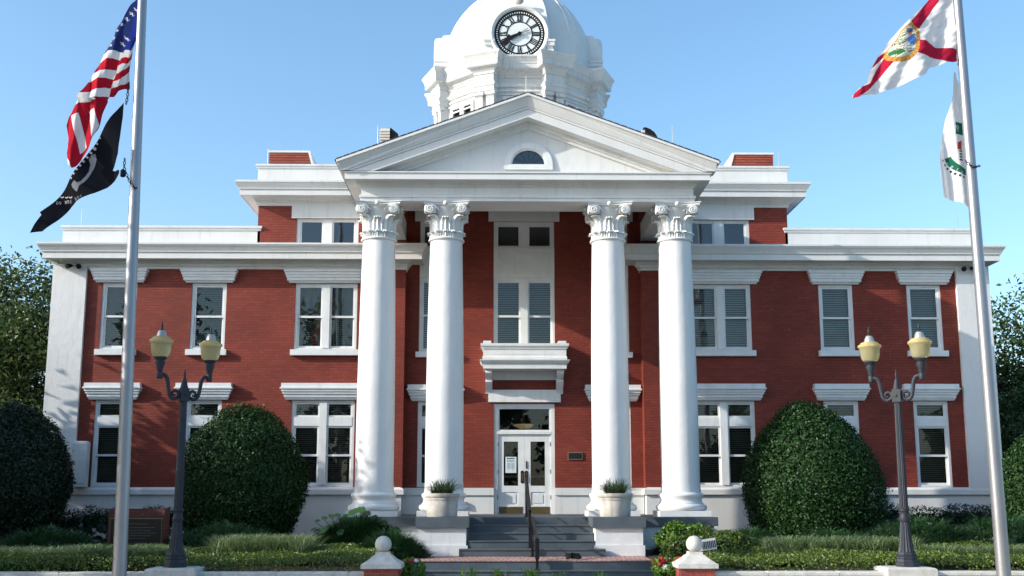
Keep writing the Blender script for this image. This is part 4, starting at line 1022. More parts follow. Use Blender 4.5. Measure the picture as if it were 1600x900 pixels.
# striped flag
FOLD = [(212, -12), (209, 5), (203, 30), (196, 58), (190, 79), (186, 94), (182, 108), (178, 124), (175, 139), (172, 153)]
US = [(214, -12), (213, 0), (211, 20), (207, 55), (205, 68), (202, 95), (200.5, 120), (200, 137), (192, 139), (187, 143), (183, 149), (178, 152.5), (172, 153), (168, 168), (164, 190), (160, 207), (152, 232), (143, 252), (131, 268), (124, 273), (119, 266), (117, 258), (115.5, 248), (117.5, 240), (115, 228), (111.5, 216), (109, 201), (113, 186), (120, 175), (127, 164), (139, 140), (152, 115), (165, 86), (180, 56), (197, 20), (208, -6), (211, -12)]
def us_paint(x, y):
    c = np.tile(RED, (len(x), 1)); fx = np.interp(y, [p[1] for p in FOLD], [p[0] for p in FOLD])
    hoist = (x > fx) & (y < 156)
    ml = [((166, 86), (190, 79)), ((160, 100), (186, 93)), ((147, 120), (182, 109)), ((141, 134), (178, 124)), ((132, 153), (175, 139.5)), ((124, 169), (171, 153.5))]
    k = sum(((y > seg_y(x, a, b)-1.2*np.sin((x-a[0])/(b[0]-a[0])*6.3)).astype(int) for a, b in ml))
    main = ~hoist
    c[main & (k == 0)] = BLU; c[main & ((k == 1) | (k == 3) | (k == 5))] = WHT; c[main & ((k == 2) | (k == 4) | (k == 6))] = RED
    for q in ([(118, 187), (129, 182), (144, 238), (134.5, 249)], [(142, 177.6), (153.7, 175), (160.5, 201), (154, 224)], [(116.5, 256), (121, 262), (125, 274), (118, 270)]):
        c[main & inside(x, y, q)] = WHT
    hr = [((190, 77), (205, 66)), ((189, 87), (201.5, 80)), ((186, 99), (201.5, 90)), ((183.5, 111), (201, 100.5)), ((180.5, 124), (200.5, 112)), ((177, 138), (200, 125))]
    kh = sum(((y > seg_y(x, a, b)-1.8*np.sin((x-a[0])/(b[0]-a[0])*6.3)).astype(int) for a, b in hr))
    c[hoist & (kh == 0)] = BLU*np.array((1.0, 1.15, 1.9)); c[hoist & ((kh == 1) | (kh == 3) | (kh == 5))] = WHT; c[hoist & ((kh == 2) | (kh == 4) | (kh == 6))] = RED
    for sx, sy in ((208, 9), (203.5, 18.5), (197.5, 29), (192, 40), (186, 51), (180.5, 62), (175, 73), (196, 57.5), (191, 68)):
        d = np.hypot(x-sx, (y-sy)*.95); a = np.arctan2(y-sy, x-sx); c[(d < 1.55+1.0*np.cos(5*(a+1.57-.3)))] = WHT
    return c
def us_depth(x, y):
    fx = np.interp(y, [p[1] for p in FOLD], [p[0] for p in FOLD]); h = np.clip((x-fx)/6, -1, 1)
    return .10*h*(y < 160)+.05*np.sin((x-fx)*.22+y*.012)+.02*noise2(x, y, .05, 3)-.002*(y-100)
flag('striped_flag', 'red and white striped flag with a blue starred corner drooping from the left pole', US, us_paint, us_depth, Y=PY-.02, cell=.55)
# black flag
pf = lambda L: [(40+a/3.915, 150+b/3.915) for a, b in L]
POW = pf([(610, 50), (609, 150), (600, 260), (583, 370), (556, 440), (543, 466), (560, 470), (580, 462), (588, 470), (586, 485), (555, 530), (510, 570), (440, 610), (375, 634), (330, 655), (270, 715), (205, 780), (130, 845), (85, 846), (45, 848), (70, 810), (120, 742), (110, 725), (160, 680), (210, 630), (250, 585), (280, 540), (300, 505), (350, 430), (400, 350), (470, 265), (540, 150)])
EMB = pf([(435, 360), (443, 395), (430, 450), (400, 515), (375, 545), (350, 562), (333, 600), (305, 575), (300, 555), (318, 530), (335, 545), (360, 535), (385, 505), (402, 470), (408, 430), (398, 400), (412, 370)])
def pow_paint(x, y):
    c = np.tile(np.array((.010, .011, .016)), (len(x), 1)); g_ = np.array((.48, .50, .54))
    c[inside(x, y, EMB)] = g_*.5
    for a, b, r in ((470, 272, 7), (448, 302, 9), (430, 330, 13), (408, 356, 10), (388, 385, 9), (368, 412, 10), (350, 438, 10), (331, 463, 9), (313, 489, 9), (297, 516, 8)):
        qx, qy = 40+a/3.915, 150+b/3.915; u = (x-qx)*.83+(y-qy)*-.0; d = np.hypot(x-qx-.0, (y-qy))
        c[(d < r/3.915) & (np.abs((x-qx)*.55-(y-qy)*.83) < r*.42/3.915*1.6)] = WHT*.85
    n = 'OU ARE NOT'
    for i, ch in enumerate(n):
        a, b = 203+i*17.5, 660-(i-1)*1.2-max(0, i-5)*5; c[glyph(x, y, ch, 40+a/3.915, 150+b/3.915, 4.9, -.10-.06*max(0, i-5), .72)] = WHT*(.85 if i < 5 else .45)
    for a, b in ((232, 627), (262, 630), (290, 632)):
        c[(np.abs(x-40-a/3.915) < 2.6) & (np.abs(y-150-b/3.915+.12*(x-40-a/3.915)**2) < .9)] = WHT*.7
    return c
def pow_depth(x, y):
    s = (x*.60+y*.80)/1.0; u = (x*.80-y*.60)
    return .05*np.sin(u*.075+s*.012)+.008*noise2(x, y, .03, 5)-.12
flag('black_flag', 'black flag with pale emblem and lettering hanging below the striped flag', POW, pow_paint, pow_depth, Y=PY-.10, cell=.55)
# white flag with the red saltire and the round seal
ff = lambda L: [(1320+a/5.627, b/5.627) for a, b in L]
FLO = ff([(975, -70), (985, 100), (972, 200), (985, 330), (990, 430), (1000, 525), (985, 530), (905, 541), (850, 568), (790, 588), (730, 612), (708, 640), (690, 670), (640, 695), (520, 735), (400, 775), (300, 810), (180, 845), (100, 875), (55, 879), (50, 868), (60, 850), (120, 785), (200, 725), (205, 690), (215, 660), (245, 590), (310, 480), (400, 350), (480, 260), (560, 180), (700, 40), (745, -5), (790, -70)])
B1, B2 = ff([(790, -70), (890, -70), (835, 0), (640, 268), (560, 213), (745, -5)]), ff([(640, 362), (700, 372), (780, 388), (880, 420), (995, 437), (1002, 528), (905, 540), (850, 525), (770, 502), (700, 500), (620, 482)])
B3, B4 = ff([(360, 495), (430, 540), (330, 660), (210, 792), (100, 878), (50, 882), (70, 835), (150, 770), (232, 720)]), ff([(385, 425), (362, 482), (300, 540), (243, 592), (300, 490)])
SEAL = ff([(570, 218), (595, 232), (618, 255), (640, 300), (649, 350), (640, 430), (620, 482), (570, 530), (500, 549), (430, 541), (385, 520), (358, 490), (372, 440), (410, 395), (450, 350), (480, 290), (520, 245)])
def flo_paint(x, y):
    c = np.tile(WHT*1.05, (len(x), 1)); rr = np.array((.45, .016, .05))
    for b in (B1, B2, B3, B4): c[inside(x, y, b)] = rr
    sc = np.mean(np.array(SEAL), 0); o_ = np.array(SEAL); inn = sc+(o_-sc)*.80+np.array((-.8, -1.0))
    sm = inside(x, y, SEAL); c[sm] = np.array((.62, .31, .07))
    a = np.arctan2(y-sc[1], x-sc[0]); c[sm & (np.sin(a*26) > .55)] = np.array((.45, .20, .05))
    im = inside(x, y, inn); c[im] = np.array((.62, .60, .46))
    n1, n2, n3 = noise2(x, y, .35, 11), noise2(x, y, .5, 12), noise2(x, y, .6, 13)
    c[im & (n1 > .7)] = np.array((.30, .36, .22)); c[im & (n2 > .9)] = np.array((.12, .14, .16)); c[im & (n3 > 1.1)] = np.array((.80, .80, .78))
    q = lambda a_, b_, ra_, rb_: ((x-1320-a_/5.627)/(ra_/5.627))**2+((y-b_/5.627)/(rb_/5.627))**2 < 1
    c[im & q(575, 365, 42, 34)] = np.array((.12, .25, .62)); c[im & q(550, 290, 30, 24)] = np.array((.10, .12, .22)); c[im & q(556, 318, 18, 12)] = np.array((.50, .16, .10))
    gm = im & q(455, 470, 62, 34) & (n2 > -.6); c[gm] = np.array((.035, .16, .07))
    c[im & q(560, 420, 45, 22) & (n1 > 0)] = np.array((.75, .76, .78)); c[im & q(520, 430, 60, 18) & (n3 < -.4)] = np.array((.16, .17, .20))
    return c
def flo_depth(x, y):
    u = (1497-x); return .10*np.sin(u*.055+y*.012)*np.clip(u/40, 0, 1)+.035*np.sin(u*.16-y*.05)+.018*noise2(x, y, .06, 8)
flag('saltire_flag', 'white flag with red diagonal cross and round seal flying from the right pole', FLO, flo_paint, flo_depth, Y=PY+.02, cell=.55)
# county flag
gf = lambda L: [(1440+a/3.75, 100+b/3.75) for a, b in L]
CTY = gf([(222, 18), (232, 18), (262, 120), (290, 220), (303, 285), (315, 350), (328, 420), (338, 500), (344, 570), (345, 640), (340, 720), (340, 800), (345, 880), (330, 885), (300, 822), (250, 790), (190, 772), (150, 765), (148, 720), (140, 660), (132, 645), (134, 600), (130, 545), (140, 470), (170, 300), (195, 210), (210, 150)])
def cty_paint(x, y):
    c = np.tile(WHT*1.08, (len(x), 1)); u, v = (x-1440)*3.75, (y-100)*3.75; gr = np.array((.018, .14, .085))
    rho = np.hypot(u-318, v-475); low = v > 545-(u-130)*.37
    ring = (rho > 124) & (rho < 161) & low & (u < 300) & (v < 660); c[ring] = gr
    a = np.arctan2(v-475, u-318); c[low & (np.abs(rho-176) < 6) & (np.sin(a*42) > .0) & (v < 690) & (u < 300)] = np.array((.03, .05, .06))
    for ch, (lu, lv, an) in zip('LORID', ((165, 545, 1.15), (180, 560, .95), (205, 585, .75), (232, 603, .52), (260, 622, .34))):
        c[glyph(x, y, ch, 1440+lu/3.75, 100+lv/3.75, 5.4, an, .7)] = WHT
    c[(~low) & (u > 222) & (v > 320) & (v < 392)] = gr; c[glyph(x, y, 'P', 1440+240/3.75, 100+355/3.75, 9, -.5, .8) & (~low)] = WHT
    c[(u > 234) & (u < 266) & (v > 425) & (v < 480) & (v > 440-(u-234)*.5)] = np.array((.45, .07, .05))
    c[(u > 246) & (u < 268) & (v > 480) & (v < 550) & (np.sin(v*.35) > -.3)] = np.array((.07, .07, .08))
    c[(u > 303) & (v > 290) & (v < 350)] = np.array((.03, .07, .05)); c[(u > 312) & (v > 440) & (v < 520)] = np.array((.62, .60, .20)); c[(u > 318) & (v > 520) & (v < 640) & (np.sin(v*.3) > 0)] = np.array((.05, .05, .05))
    return c
def cty_depth(x, y):
    px = np.interp(y, [0, 900], [1496, 1568.5]); d = px-x
    return .20+.04*np.sin(d*.2+y*.01)+.006*noise2(x, y, .04, 21)
flag('county_flag', 'white flag with green lettered ring hanging behind the right pole', CTY, cty_paint, cty_depth, Y=PY, cell=.55)
# halyard clips and retainer chains
def chain(name, lab, pts, r=.014):
    t = thing(name, lab, 'chain', group='halyard chains on the flagpoles'); P = [at(a, b, PY+q) for a, b, q in pts]; o0 = P[0].copy(); t.location = o0
    L = 0
    for i in range(len(P)-1):
        n = max(1, int((P[i+1]-P[i]).length/.045))
        for k in range(n):
            c = P[i].lerp(P[i+1], (k+.5)/n)-o0; d = (P[i+1]-P[i]).normalized(); sd = d.cross(Vector((0, 1, 0))).normalized()*(.018 if (L % 2) else .004)+Vector((0, .018 if not (L % 2) else .004, 0)); L += 1
            ring = [c+d*.03*math.cos(a)+sd*math.sin(a) for a in [2*math.pi*j/8 for j in range(9)]]
            MB().tube(ring, .0075, 5).build('link', M_black, t)
    return t
chain('halyard_chain', 'short chain between the striped flag and the black flag', [(200.5, 131, -.02), (199.5, 150, -.03), (197, 163, -.05)])
chain('halyard_chain', 'chain looped round the left pole below the black flag', [(195, 247, -.06), (194, 262, -.08), (199, 276, -.10), (205, 288, -.13), (211, 294, -.13), (215, 293, -.04)])
chain('halyard_chain', 'short chain at the lower corner of the saltire flag', [(1497.5, 93, -.02), (1499, 108, 0)])
chain('halyard_chain', 'chain looped round the right pole across the white county flag', [(1508, 250, -.08), (1514, 258, -.12), (1522, 261.5, -.13), (1531, 259, -.03)])
t = thing('counterweight', 'dark cylindrical weight hanging at the corner of the black flag', 'weight', tuple(at(192, 271, PY-.08)))
MB().lathe([(.03, -.06), (.042, -.05), (.042, .05), (.03, .06), (.01, .08)], n=14).build('weight', M_black, t, True)

# ================================================================= PLANTERS, RAIL, CAT, SIGN
def make_planter(lab):
    t = thing('planter', lab, 'planter', group='stone planters on the stair pedestals')
    MB().lathe([(.325, 0), (.34, .02), (.352, .30), (.355, .36), (.366, .365), (.37, .385), (.358, .40), (.385, .43), (.397, .46), (.392, .505), (.35, .51), (.33, .47), (.05, .46)], n=40).build('tub', M_planter, t, True)
    P = np.zeros((380, 3)); a = RNG.uniform(0, 6.28, 380); r = .22*np.sqrt(RNG.random(380)); P[:, 0] = r*np.cos(a); P[:, 1] = r*np.sin(a); P[:, 2] = .46
    q = np.concatenate([blades(P[:190], .46, .75, .010, 4, az=a[:190]+RNG.normal(0, .9, 190), droop=1.1), blades(P[190:], .46, .26, .011, 4, az=a[190:]+RNG.normal(0, .9, 190), droop=.4)])
    o = np_mesh('spider_plant', q, 4, leaf_mat('planter blades', (.02, .045, .015), (.06, .10, .035), (.14, .17, .09)), t); o['kind'] = 'stuff'
    return t
p1 = make_planter('round stone planter with grassy plant on the left stair pedestal'); p1.location = (-1.95, -5.68, 1.222)
p2 = copy_tree(p1); p2.location = (1.885, -5.68, 1.222); p2.rotation_euler.z = 1.9; p2['label'] = 'round stone planter with grassy plant on the right stair pedestal'

t = thing('handrail', 'black iron handrail down the middle of the entrance steps', 'handrail', (0, 0, 0))
def bar(a, b, w, name): 
    a, b = Vector(a), Vector(b); MB().tube([a, b], w, 4).build(name, M_black, t)
for k, (x0, y0, z0, zt) in enumerate(((-.06, -4.85, 1.2, 2.13), (-.02, -6.15, .56, 1.36), (.02, -6.62, .40, 1.22), (.06, -8.2, .226, .80))):
    boxes((x0-.028, x0+.028, y0-.028, y0+.028, z0, zt)).build('post', M_black, t)
    boxes((x0-.06, x0+.06, y0-.06, y0+.06, z0, z0+.014)).build('foot_plate', M_black, t)
bar((-.06, -4.83, 2.12), (-.02, -6.2, 1.36), .033, 'rail'); bar((.02, -6.58, 1.22), (.06, -8.26, .80), .033, 'rail')
bar((-.06, -4.83, 1.72), (-.02, -6.2, .98), .018, 'lower_rail'); bar((.02, -6.58, .86), (.06, -8.26, .48), .018, 'lower_rail')
boxes((.02, .10, -8.30, -8.16, .44, .84)).build('end_plate', M_black, t)

# a small black cat lying on the landing
def cat():
    t = thing('cat', 'small black cat lying on the brick landing right of the handrail', 'cat', (.78, -7.55, .402))
    me = bpy.data.meshes.new('body')
    V = [(.16, .02, .052), (.08, .0, .064), (-.01, -.01, .070), (-.075, -.02, .074), (-.112, -.035, .086), (-.142, -.05, .078), (.185, -.03, .03), (.15, -.09, .022), (.06, -.12, .016),
         (-.05, -.08, .02), (-.13, -.10, .015), (-.03, .03, .02), (-.11, .02, .014), (.12, -.06, .026), (.05, -.085, .018), (.12, .07, .026), (.05, .09, .018)]
    rad = [.045, .062, .060, .052, .040, .022, .018, .014, .008, .018, .012, .018, .012, .026, .013, .026, .013]
    Ed = [(0, 1), (1, 2), (2, 3), (3, 4), (4, 5), (0, 6), (6, 7), (7, 8), (3, 9), (9, 10), (3, 11), (11, 12), (0, 13), (13, 14), (0, 15), (15, 16)]
    me.from_pydata(V, Ed, []); me.materials.append(M_fur); o = bpy.data.objects.new('body', me); COL.objects.link(o); o.parent = t
    o.modifiers.new('skin', 'SKIN'); sv = me.skin_vertices[0].data
    for i, r in enumerate(rad): sv[i].radius = (r, r)
    sv[1].use_root = True
    sb = o.modifiers.new('smooth', 'SUBSURF'); sb.levels = 2; sb.render_levels = 2
    for s in (-1, 1):
        q = MB().add([(-.125, s*.022-.035, .112), (-.098, s*.030-.035, .112), (-.112, s*.010-.035, .114), (-.110, s*.026-.035, .150)], [(0, 1, 3), (1, 2, 3), (2, 0, 3), (0, 2, 1)]); q.build('ear', M_fur, t)
        MB().sphere((-.150, s*.014-.044, .086), .006, 8, 6).build('eye', M_gold, t, True)
    return t
cat()
t = thing('vent_sign', 'small white slotted plate tilted among the groundcover by the right ball pillar', 'sign', (3.21, -9.6, .44), rz=R(6))
m = MB().sweep4(-.165, .165, -.012, .012, [(0, .24), (0, .44)]); m.xf(Matrix.Rotation(R(-8), 4, 'Y')).build('plate', M_white, t)
for k in range(8):
    q = MB().box(-.105+k*.034, -.09+k*.034, -.020, -.0125, .26+.012*(k % 2), .40); q.xf(Matrix.Rotation(R(-8), 4, 'Y')).build('slot', M_black, t)
MB().tube([(0, .02, -.1), (0, .02, .3)], .012, 6).build('stake', M_steel, t)
# brick sign with plaque
t = thing('memorial_sign', 'low brick sign with a dark engraved plaque behind the left flagpole', 'sign', (-8.52, -6.0, 0))
boxes((-.60, .60, -.14, .25, .3, 1.40)).build('brickwork', brick_mat('sign brick', (.13, .035, .025), (.10, .027, .02), (.12, .07, .06)), t)
boxes((-.56, .56, -.155, -.141, .40, 1.20)).build('plaque_rim', M_gold, t); boxes((-.545, .545, -.165, -.1551, .415, 1.185)).build('plaque', M_bronze, t)
for z, w in ((1.08, .26), (1.0, .42), (.94, .33), (.885, .45), (.83, .33), (.775, .21), (.67, .19), (.625, .20), (.58, .17), (.535, .20)):
    m = MB(); x = -w
    while x < w:
        L = random.uniform(.02, .06); m.box(x, min(w, x+L), -.1685, -.1652, z-.009, z+.009); x += L+.012
    o = m.build('text_line', mat('faded gilt lettering', (.10, .095, .08), .6) if 'faded gilt lettering' not in bpy.data.materials else bpy.data.materials['faded gilt lettering'], t); o['kind'] = 'stuff'

# ================================================================= PLANTS
def big_bush(label, c, r, n, m=M_shrub, size=.068, seed=0, group=None, name='clipped_bush', core=True):
    t = thing(name, label, 'bush', (c[0], c[1], .35), group=group)
    cc = (0, 0, c[2]-.35)
    P, N = dome_points(n, cc, r, egg=.10, lump=.085); np_mesh('foliage', leaf_quads(P, N, size), 4, m, t)
    if core:
        P2, N2 = dome_points(n//3, cc, [q*.84 for q in r], lump=.05, shell=.1, egg=.10); np_mesh('inner_foliage', leaf_quads(P2, N2, size*2.6, aspect=.8, jit=.35), 4, m, t)
    q = MB()
    q.tube([(0, 0, -.1), (.03, 0, .4), (0, .03, c[2]-.2)], [.10, .08, .05], 8).build('stem', M_bark, t, True)
    return t
gp = 'rounded clipped bushes before the facade'
big_bush('big rounded holly bush behind the left lamp post, dark in shade', (-7.0, -3.0, 1.80), (1.56, 1.4, 2.16), 40000, group=gp)
big_bush('biggest rounded holly bush, sunlit, left of the right lamp post', (7.0, -3.1, 1.85), (1.66, 1.55, 2.2), 46000, group=gp)
big_bush('very dark rounded bush at the left edge under the tree', (-12.62, -3.0, 1.95), (1.42, 1.4, 1.95), 34000, M_hedge, group=gp)  # darker leaf colour here carries the shade of the tree
big_bush('dark loose bush behind the right flagpole at the right edge', (13.3, -3.0, 1.7), (1.6, 1.4, 1.75), 32000, M_shrub, group=gp)
def hedge(x0, x1, y, z1, label, dens=900):
    t = thing('hedge', label, 'hedge', ((x0+x1)/2, y, .3), group='low dark hedges along the base'); L = x1-x0; n = int(L*dens)
    def pts(n, k):
        u = RNG.uniform(-L/2, L/2, n); an = RNG.uniform(-.2, math.pi+.2, n); d = np.stack([np.zeros(n), -np.cos(an), np.sin(an)], 1)
        hh = (z1-.3)*k*(1+.04*np.sin(u*3)+.03*np.sin(u*7.3)); rad = 1-.12*RNG.random(n)
        sq = np.stack([u, np.sign(d[:, 1])*np.abs(d[:, 1])**.4*.38*k*rad, np.sign(d[:, 2])*np.abs(d[:, 2])**.4*hh*rad], 1); return sq, d
    P, N = pts(n, 1.0); np_mesh('foliage', leaf_quads(P, N, .06), 4, M_hedge, t)
    P, N = pts(n//3, .85); np_mesh('inner_foliage', leaf_quads(P, N, .16, aspect=.8, jit=.3), 4, M_hedge, t)
hedge(-11.2, -8.2, -1.9, 1.42, 'low dark hedge along the left wing behind the brick sign'); hedge(8.3, 13.5, -1.9, 1.46, 'low dark hedge along the right wing beside the big bush'); hedge(-16, -11.3, -1.6, 1.35, 'low dark hedge at the far left under the tree')

def juniper(label, x, y, r, h, n=900):
    t = thing('juniper', label, 'shrub', (x, y, .38), group='spreading junipers'); q = []
    for k in range(n):
        a = random.uniform(0, 6.28); rr = r*math.sqrt(random.random()); zz = h*(1-(rr/r)**2)*random.uniform(.45, 1.0)
        q.append((rr*math.cos(a)*1.25, rr*math.sin(a)*.8, zz, a))
    q = np.array(q); B = []
    for rep in range(7):
        P = q[:, :3]+RNG.normal(0, .035, (n, 3)); B.append(blades(P, .13, .22, .012, 2, az=q[:, 3]+RNG.normal(0, .6, n), droop=.3))
    np_mesh('foliage', np.concatenate(B), 4, M_junip, t)
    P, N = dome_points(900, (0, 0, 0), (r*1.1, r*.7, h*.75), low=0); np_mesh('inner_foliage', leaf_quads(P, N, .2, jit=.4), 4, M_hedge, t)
for x, y, r, h, lab in ((-12.2, -6.6, 1.0, .62, 'spreading juniper in the far left corner of the bed'), (-10.2, -6.6, 1.05, .60, 'spreading juniper left of the brick sign'), (-6.6, -5.9, 1.3, .66, 'spreading juniper at the foot of the shaded left bush'),
                     (8.6, -5.6, 1.3, .82, 'spreading juniper just right of the right lamp post'), (10.6, -5.5, 1.35, .86, 'spreading juniper left of the right flagpole'), (12.8, -5.6, 1.2, .72, 'spreading juniper right of the right flagpole'), (6.6, -5.9, 1.0, .50, 'low juniper in front of the biggest bush'), (4.75, -6.3, .7, .55, 'small dark juniper left of the biggest bush')):
    juniper(lab, x, y, r, h)
def cover_h(x, y): return .80+.06*np.sin(x*1.3+y*.7)+.05*np.sin(x*2.9-y*1.9)+.03*np.sin(x*6.1)
def groundcover(name, x0, x1, y0, y1, n, hmul=1.0, m=M_cover, size=.052, mask=None, hole=None):
    x = RNG.uniform(x0, x1, n); y = RNG.uniform(y0, y1, n)
    e = np.minimum.reduce([(y-y0)/.25, (x1-x)/.3, (x-x0)/.3, np.ones(n)]); e = np.clip(e, 0, 1)**.3
    z = .22+(cover_h(x, y)*hmul+.10*(y-y0)/max(.1, y1-y0))*e*.75; z -= RNG.random(n)**1.5*.13
    P = np.stack([x, y, z], 1); N = np.tile(np.array((0, -.35, 1.0)), (n, 1))
    return struct(np_mesh(name, leaf_quads(P, N, size, jit=.8), 4, m), 'stuff')
groundcover('groundcover', -22, -2.75, -10.90, -6.2, 95000, .62); groundcover('groundcover', 2.75, 22, -10.90, -6.2, 95000, .62)
def liriope(x0, x1, y0, y1, n, h=.42):
    k = int(n/40); cxs, cys = RNG.uniform(x0, x1, k), RNG.uniform(y0, y1, k); P = np.repeat(np.stack([cxs, cys, np.full(k, .38)], 1), 40, 0)+RNG.normal(0, .05, (k*40, 3))*np.array((1, 1, .2))
    return struct(np_mesh('liriope', blades(P, h*1.12, .42, .013, 3), 4, M_liri), 'stuff')
liriope(-6.2, -4.4, -8.6, -7.6, 5200, .62); liriope(-8.6, -6.6, -9.9, -9.2, 3200, .46); liriope(-12.5, -8.8, -9.6, -9.0, 2600, .42); liriope(4.7, 7.4, -8.6, -7.8, 6400, .58); liriope(7.4, 11.0, -8.9, -8.5, 2600, .42)
struct(np_mesh('grass', blades(np.stack([RNG.uniform(-13, -9.2, 16000), RNG.uniform(-10.6, -9.6, 16000), np.full(16000, .36)], 1), .22, .10, .007, 2), 4, leaf_mat('lawn blades', (.03, .09, .015), (.07, .16, .03))), 'stuff')
# broad leaved plant at the left of the steps, on a dark needly shrub
def phil():
    t = thing('broadleaf_plant', 'large dark leafy plant with broad round leaves left of the entrance steps', 'plant', (-3.75, -6.0, .4))
    V = []; SV = []
    def leafpoly(c, nrm, L, up):
        nrm = nrm.normalized(); a = up-nrm*up.dot(nrm); a.normalize(); b = nrm.cross(a); out = []
        for k in range(14):
            th = 2*math.pi*k/14; rr = L*(.5+.07*math.cos(6*th))*(1+.12*math.cos(th)); out.append(c+a*rr*math.cos(th)+b*rr*math.sin(th)*.85-nrm*.10*rr*math.cos(th)**2)
        return out
    st_ = MB(); lv = {0: MB(), 1: MB()}
    for i in range(60):
        a = random.uniform(0, 6.28); r = random.uniform(.1, .95); z = random.uniform(.35, .80)*(1-.30*r)
        c = Vector((r*1.05*math.cos(a), r*.6*math.sin(a), z)); L = random.uniform(.14, .24)
        n_ = Vector((math.cos(a)*.5, math.sin(a)*.5-.45, 1)); lv[0].add(leafpoly(c, n_, L, Vector((math.cos(a), math.sin(a), -.2))), [tuple(range(14))])
        st_.tube([(0, 0, .05), (c.x*.5, c.y*.5, z*.7), tuple(c)], [.012, .010, .006], 5)
    for x, y, z, L in ((-.12, -.05, .93, .30), (.05, -.1, .98, .28), (.16, 0, .90, .26), (.40, .0, .76, .28), (.55, -.05, .70, .24), (-.75, .05, .80, .16), (-.6, .1, .84, .18), (-.45, .0, .86, .17), (-.9, 0, .74, .14), (-.3, .1, .84, .2), (.3, .1, .8, .24)):
        lv[1].add(leafpoly(Vector((x, y, z)), Vector((random.uniform(-.4, .4), -.55, .9)), L, Vector((random.uniform(-.5, .5), 0, 1))), [tuple(range(14))])
        st_.tube([(0, 0, .05), (x*.6, y, z*.6), (x, y, z-.05)], [.014, .012, .008], 5)
    o = lv[0].build('lower_leaves', M_phil, t, True); o['kind'] = 'stuff'
    o = lv[1].build('upper_leaves', M_phil_l, t, True); o['kind'] = 'stuff'; o = st_.build('stalks', M_phil, t, True); o['kind'] = 'stuff'
    n = 1500; a = RNG.uniform(0, 6.28, n); r = np.sqrt(RNG.random(n)); P = np.stack([1.1*r*np.cos(a), .6*r*np.sin(a), .05+.72*(1-r**2)*RNG.random(n)**.5], 1)
    B = np.concatenate([blades(P+RNG.normal(0, .04, P.shape), .16, .26, .012, 2, az=a+RNG.normal(0, .6, n), droop=.3) for _ in range(8)])
    o = np_mesh('needle_sprays', B, 4, M_dkneedle, t); o['kind'] = 'stuff'
phil()
juniper('spreading dark juniper at the left stair pedestal', -2.95, -6.9, .62, .52, 700)
juniper('dark juniper under the right outer column', 3.55, -5.6, .62, .62, 500)
def small_shrub(label, c, r, n, m, size=.075):
    t = thing('leafy_shrub', label, 'shrub', (c[0], c[1], .3)); cc = (0, 0, c[2]-.3)
    P, N = dome_points(n, cc, r, lump=.20, shell=.45); np_mesh('foliage', leaf_quads(P, N+np.array((0, 0, .6)), size, jit=1.0), 4, m, t)
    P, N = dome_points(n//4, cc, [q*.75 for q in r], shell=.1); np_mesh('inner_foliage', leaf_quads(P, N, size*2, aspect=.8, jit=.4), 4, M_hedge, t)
    MB().tube([(0, 0, -.1), (0, 0, c[2]-.3)], [.03, .015], 6).build('stem', M_bark, t)
small_shrub('bright fresh green shrub under the right outer column', (3.28, -6.4, .72), (.60, .5, .38), 3600, M_bright)
small_shrub('olive green shrub with pale leaf tips right of the bright shrub', (4.05, -7.4, .62), (.75, .6, .34), 3600, M_cover)
small_shrub('olive shrub behind the right ball pillar', (3.35, -8.2, .60), (.80, .6, .36), 3800, M_cover)
# red and white begonias
def begonia(label, x, y, n=16, zz=.42):
    t = thing('begonia', label, 'flower', (x+.10, y, .17), group='begonias by the right pillar')
    P, N = dome_points(260, (0, 0, .22), (.24, .2, .20)); o = np_mesh('leaves', leaf_quads(P, N, .07, aspect=.8), 4, M_bright, t); o['kind'] = 'stuff'
    for k in range(n):
        a = random.uniform(0, 6.28); r = .24*math.sqrt(random.random()); c = np.array((r*math.cos(a), r*math.sin(a), .32+.12*random.random()-.3*r))
        pp = c+RNG.normal(0, .018, (9, 3)); np_mesh('blossom', leaf_quads(pp, np.tile(np.array((0, -.6, .8)), (9, 1)), .062, aspect=.9, jit=.4), 4, M_redpet if random.random() < .62 else M_whpet, t)
begonia('red and white begonia cluster between steps and right pillar', 2.17, -10.2, 20); begonia('red and white begonia clump touching the right brick pillar', 2.40, -10.6, 12); begonia('lone red begonia left of the steps by the left pillar', -2.32, -10.5, 3)
for x in (-1.2, -.7, -.15, .25, 1.0): 
    P = np.tile(np.array((0, 0, 0.)), (40, 1))+RNG.normal(0, .06, (40, 3))*np.array((1, 1, .1))
    lab = {-1.2: 'leftmost green leafy clump at the bottom edge before the steps', -.7: 'second green leafy clump from the left before the steps', -.15: 'green leafy clump left of the handrail foot', .25: 'green leafy clump right of the handrail foot', 1.0: 'rightmost green leafy clump before the steps'}[x]
    t = thing('leafy_clump', lab, 'plant', (x-.0, -11.6, .02), group='leafy clumps before the steps')
    o = np_mesh('leaves', blades(P, .62 if x < -.1 else .52, .22, .03, 4), 4, M_bright, t); o['kind'] = 'stuff'

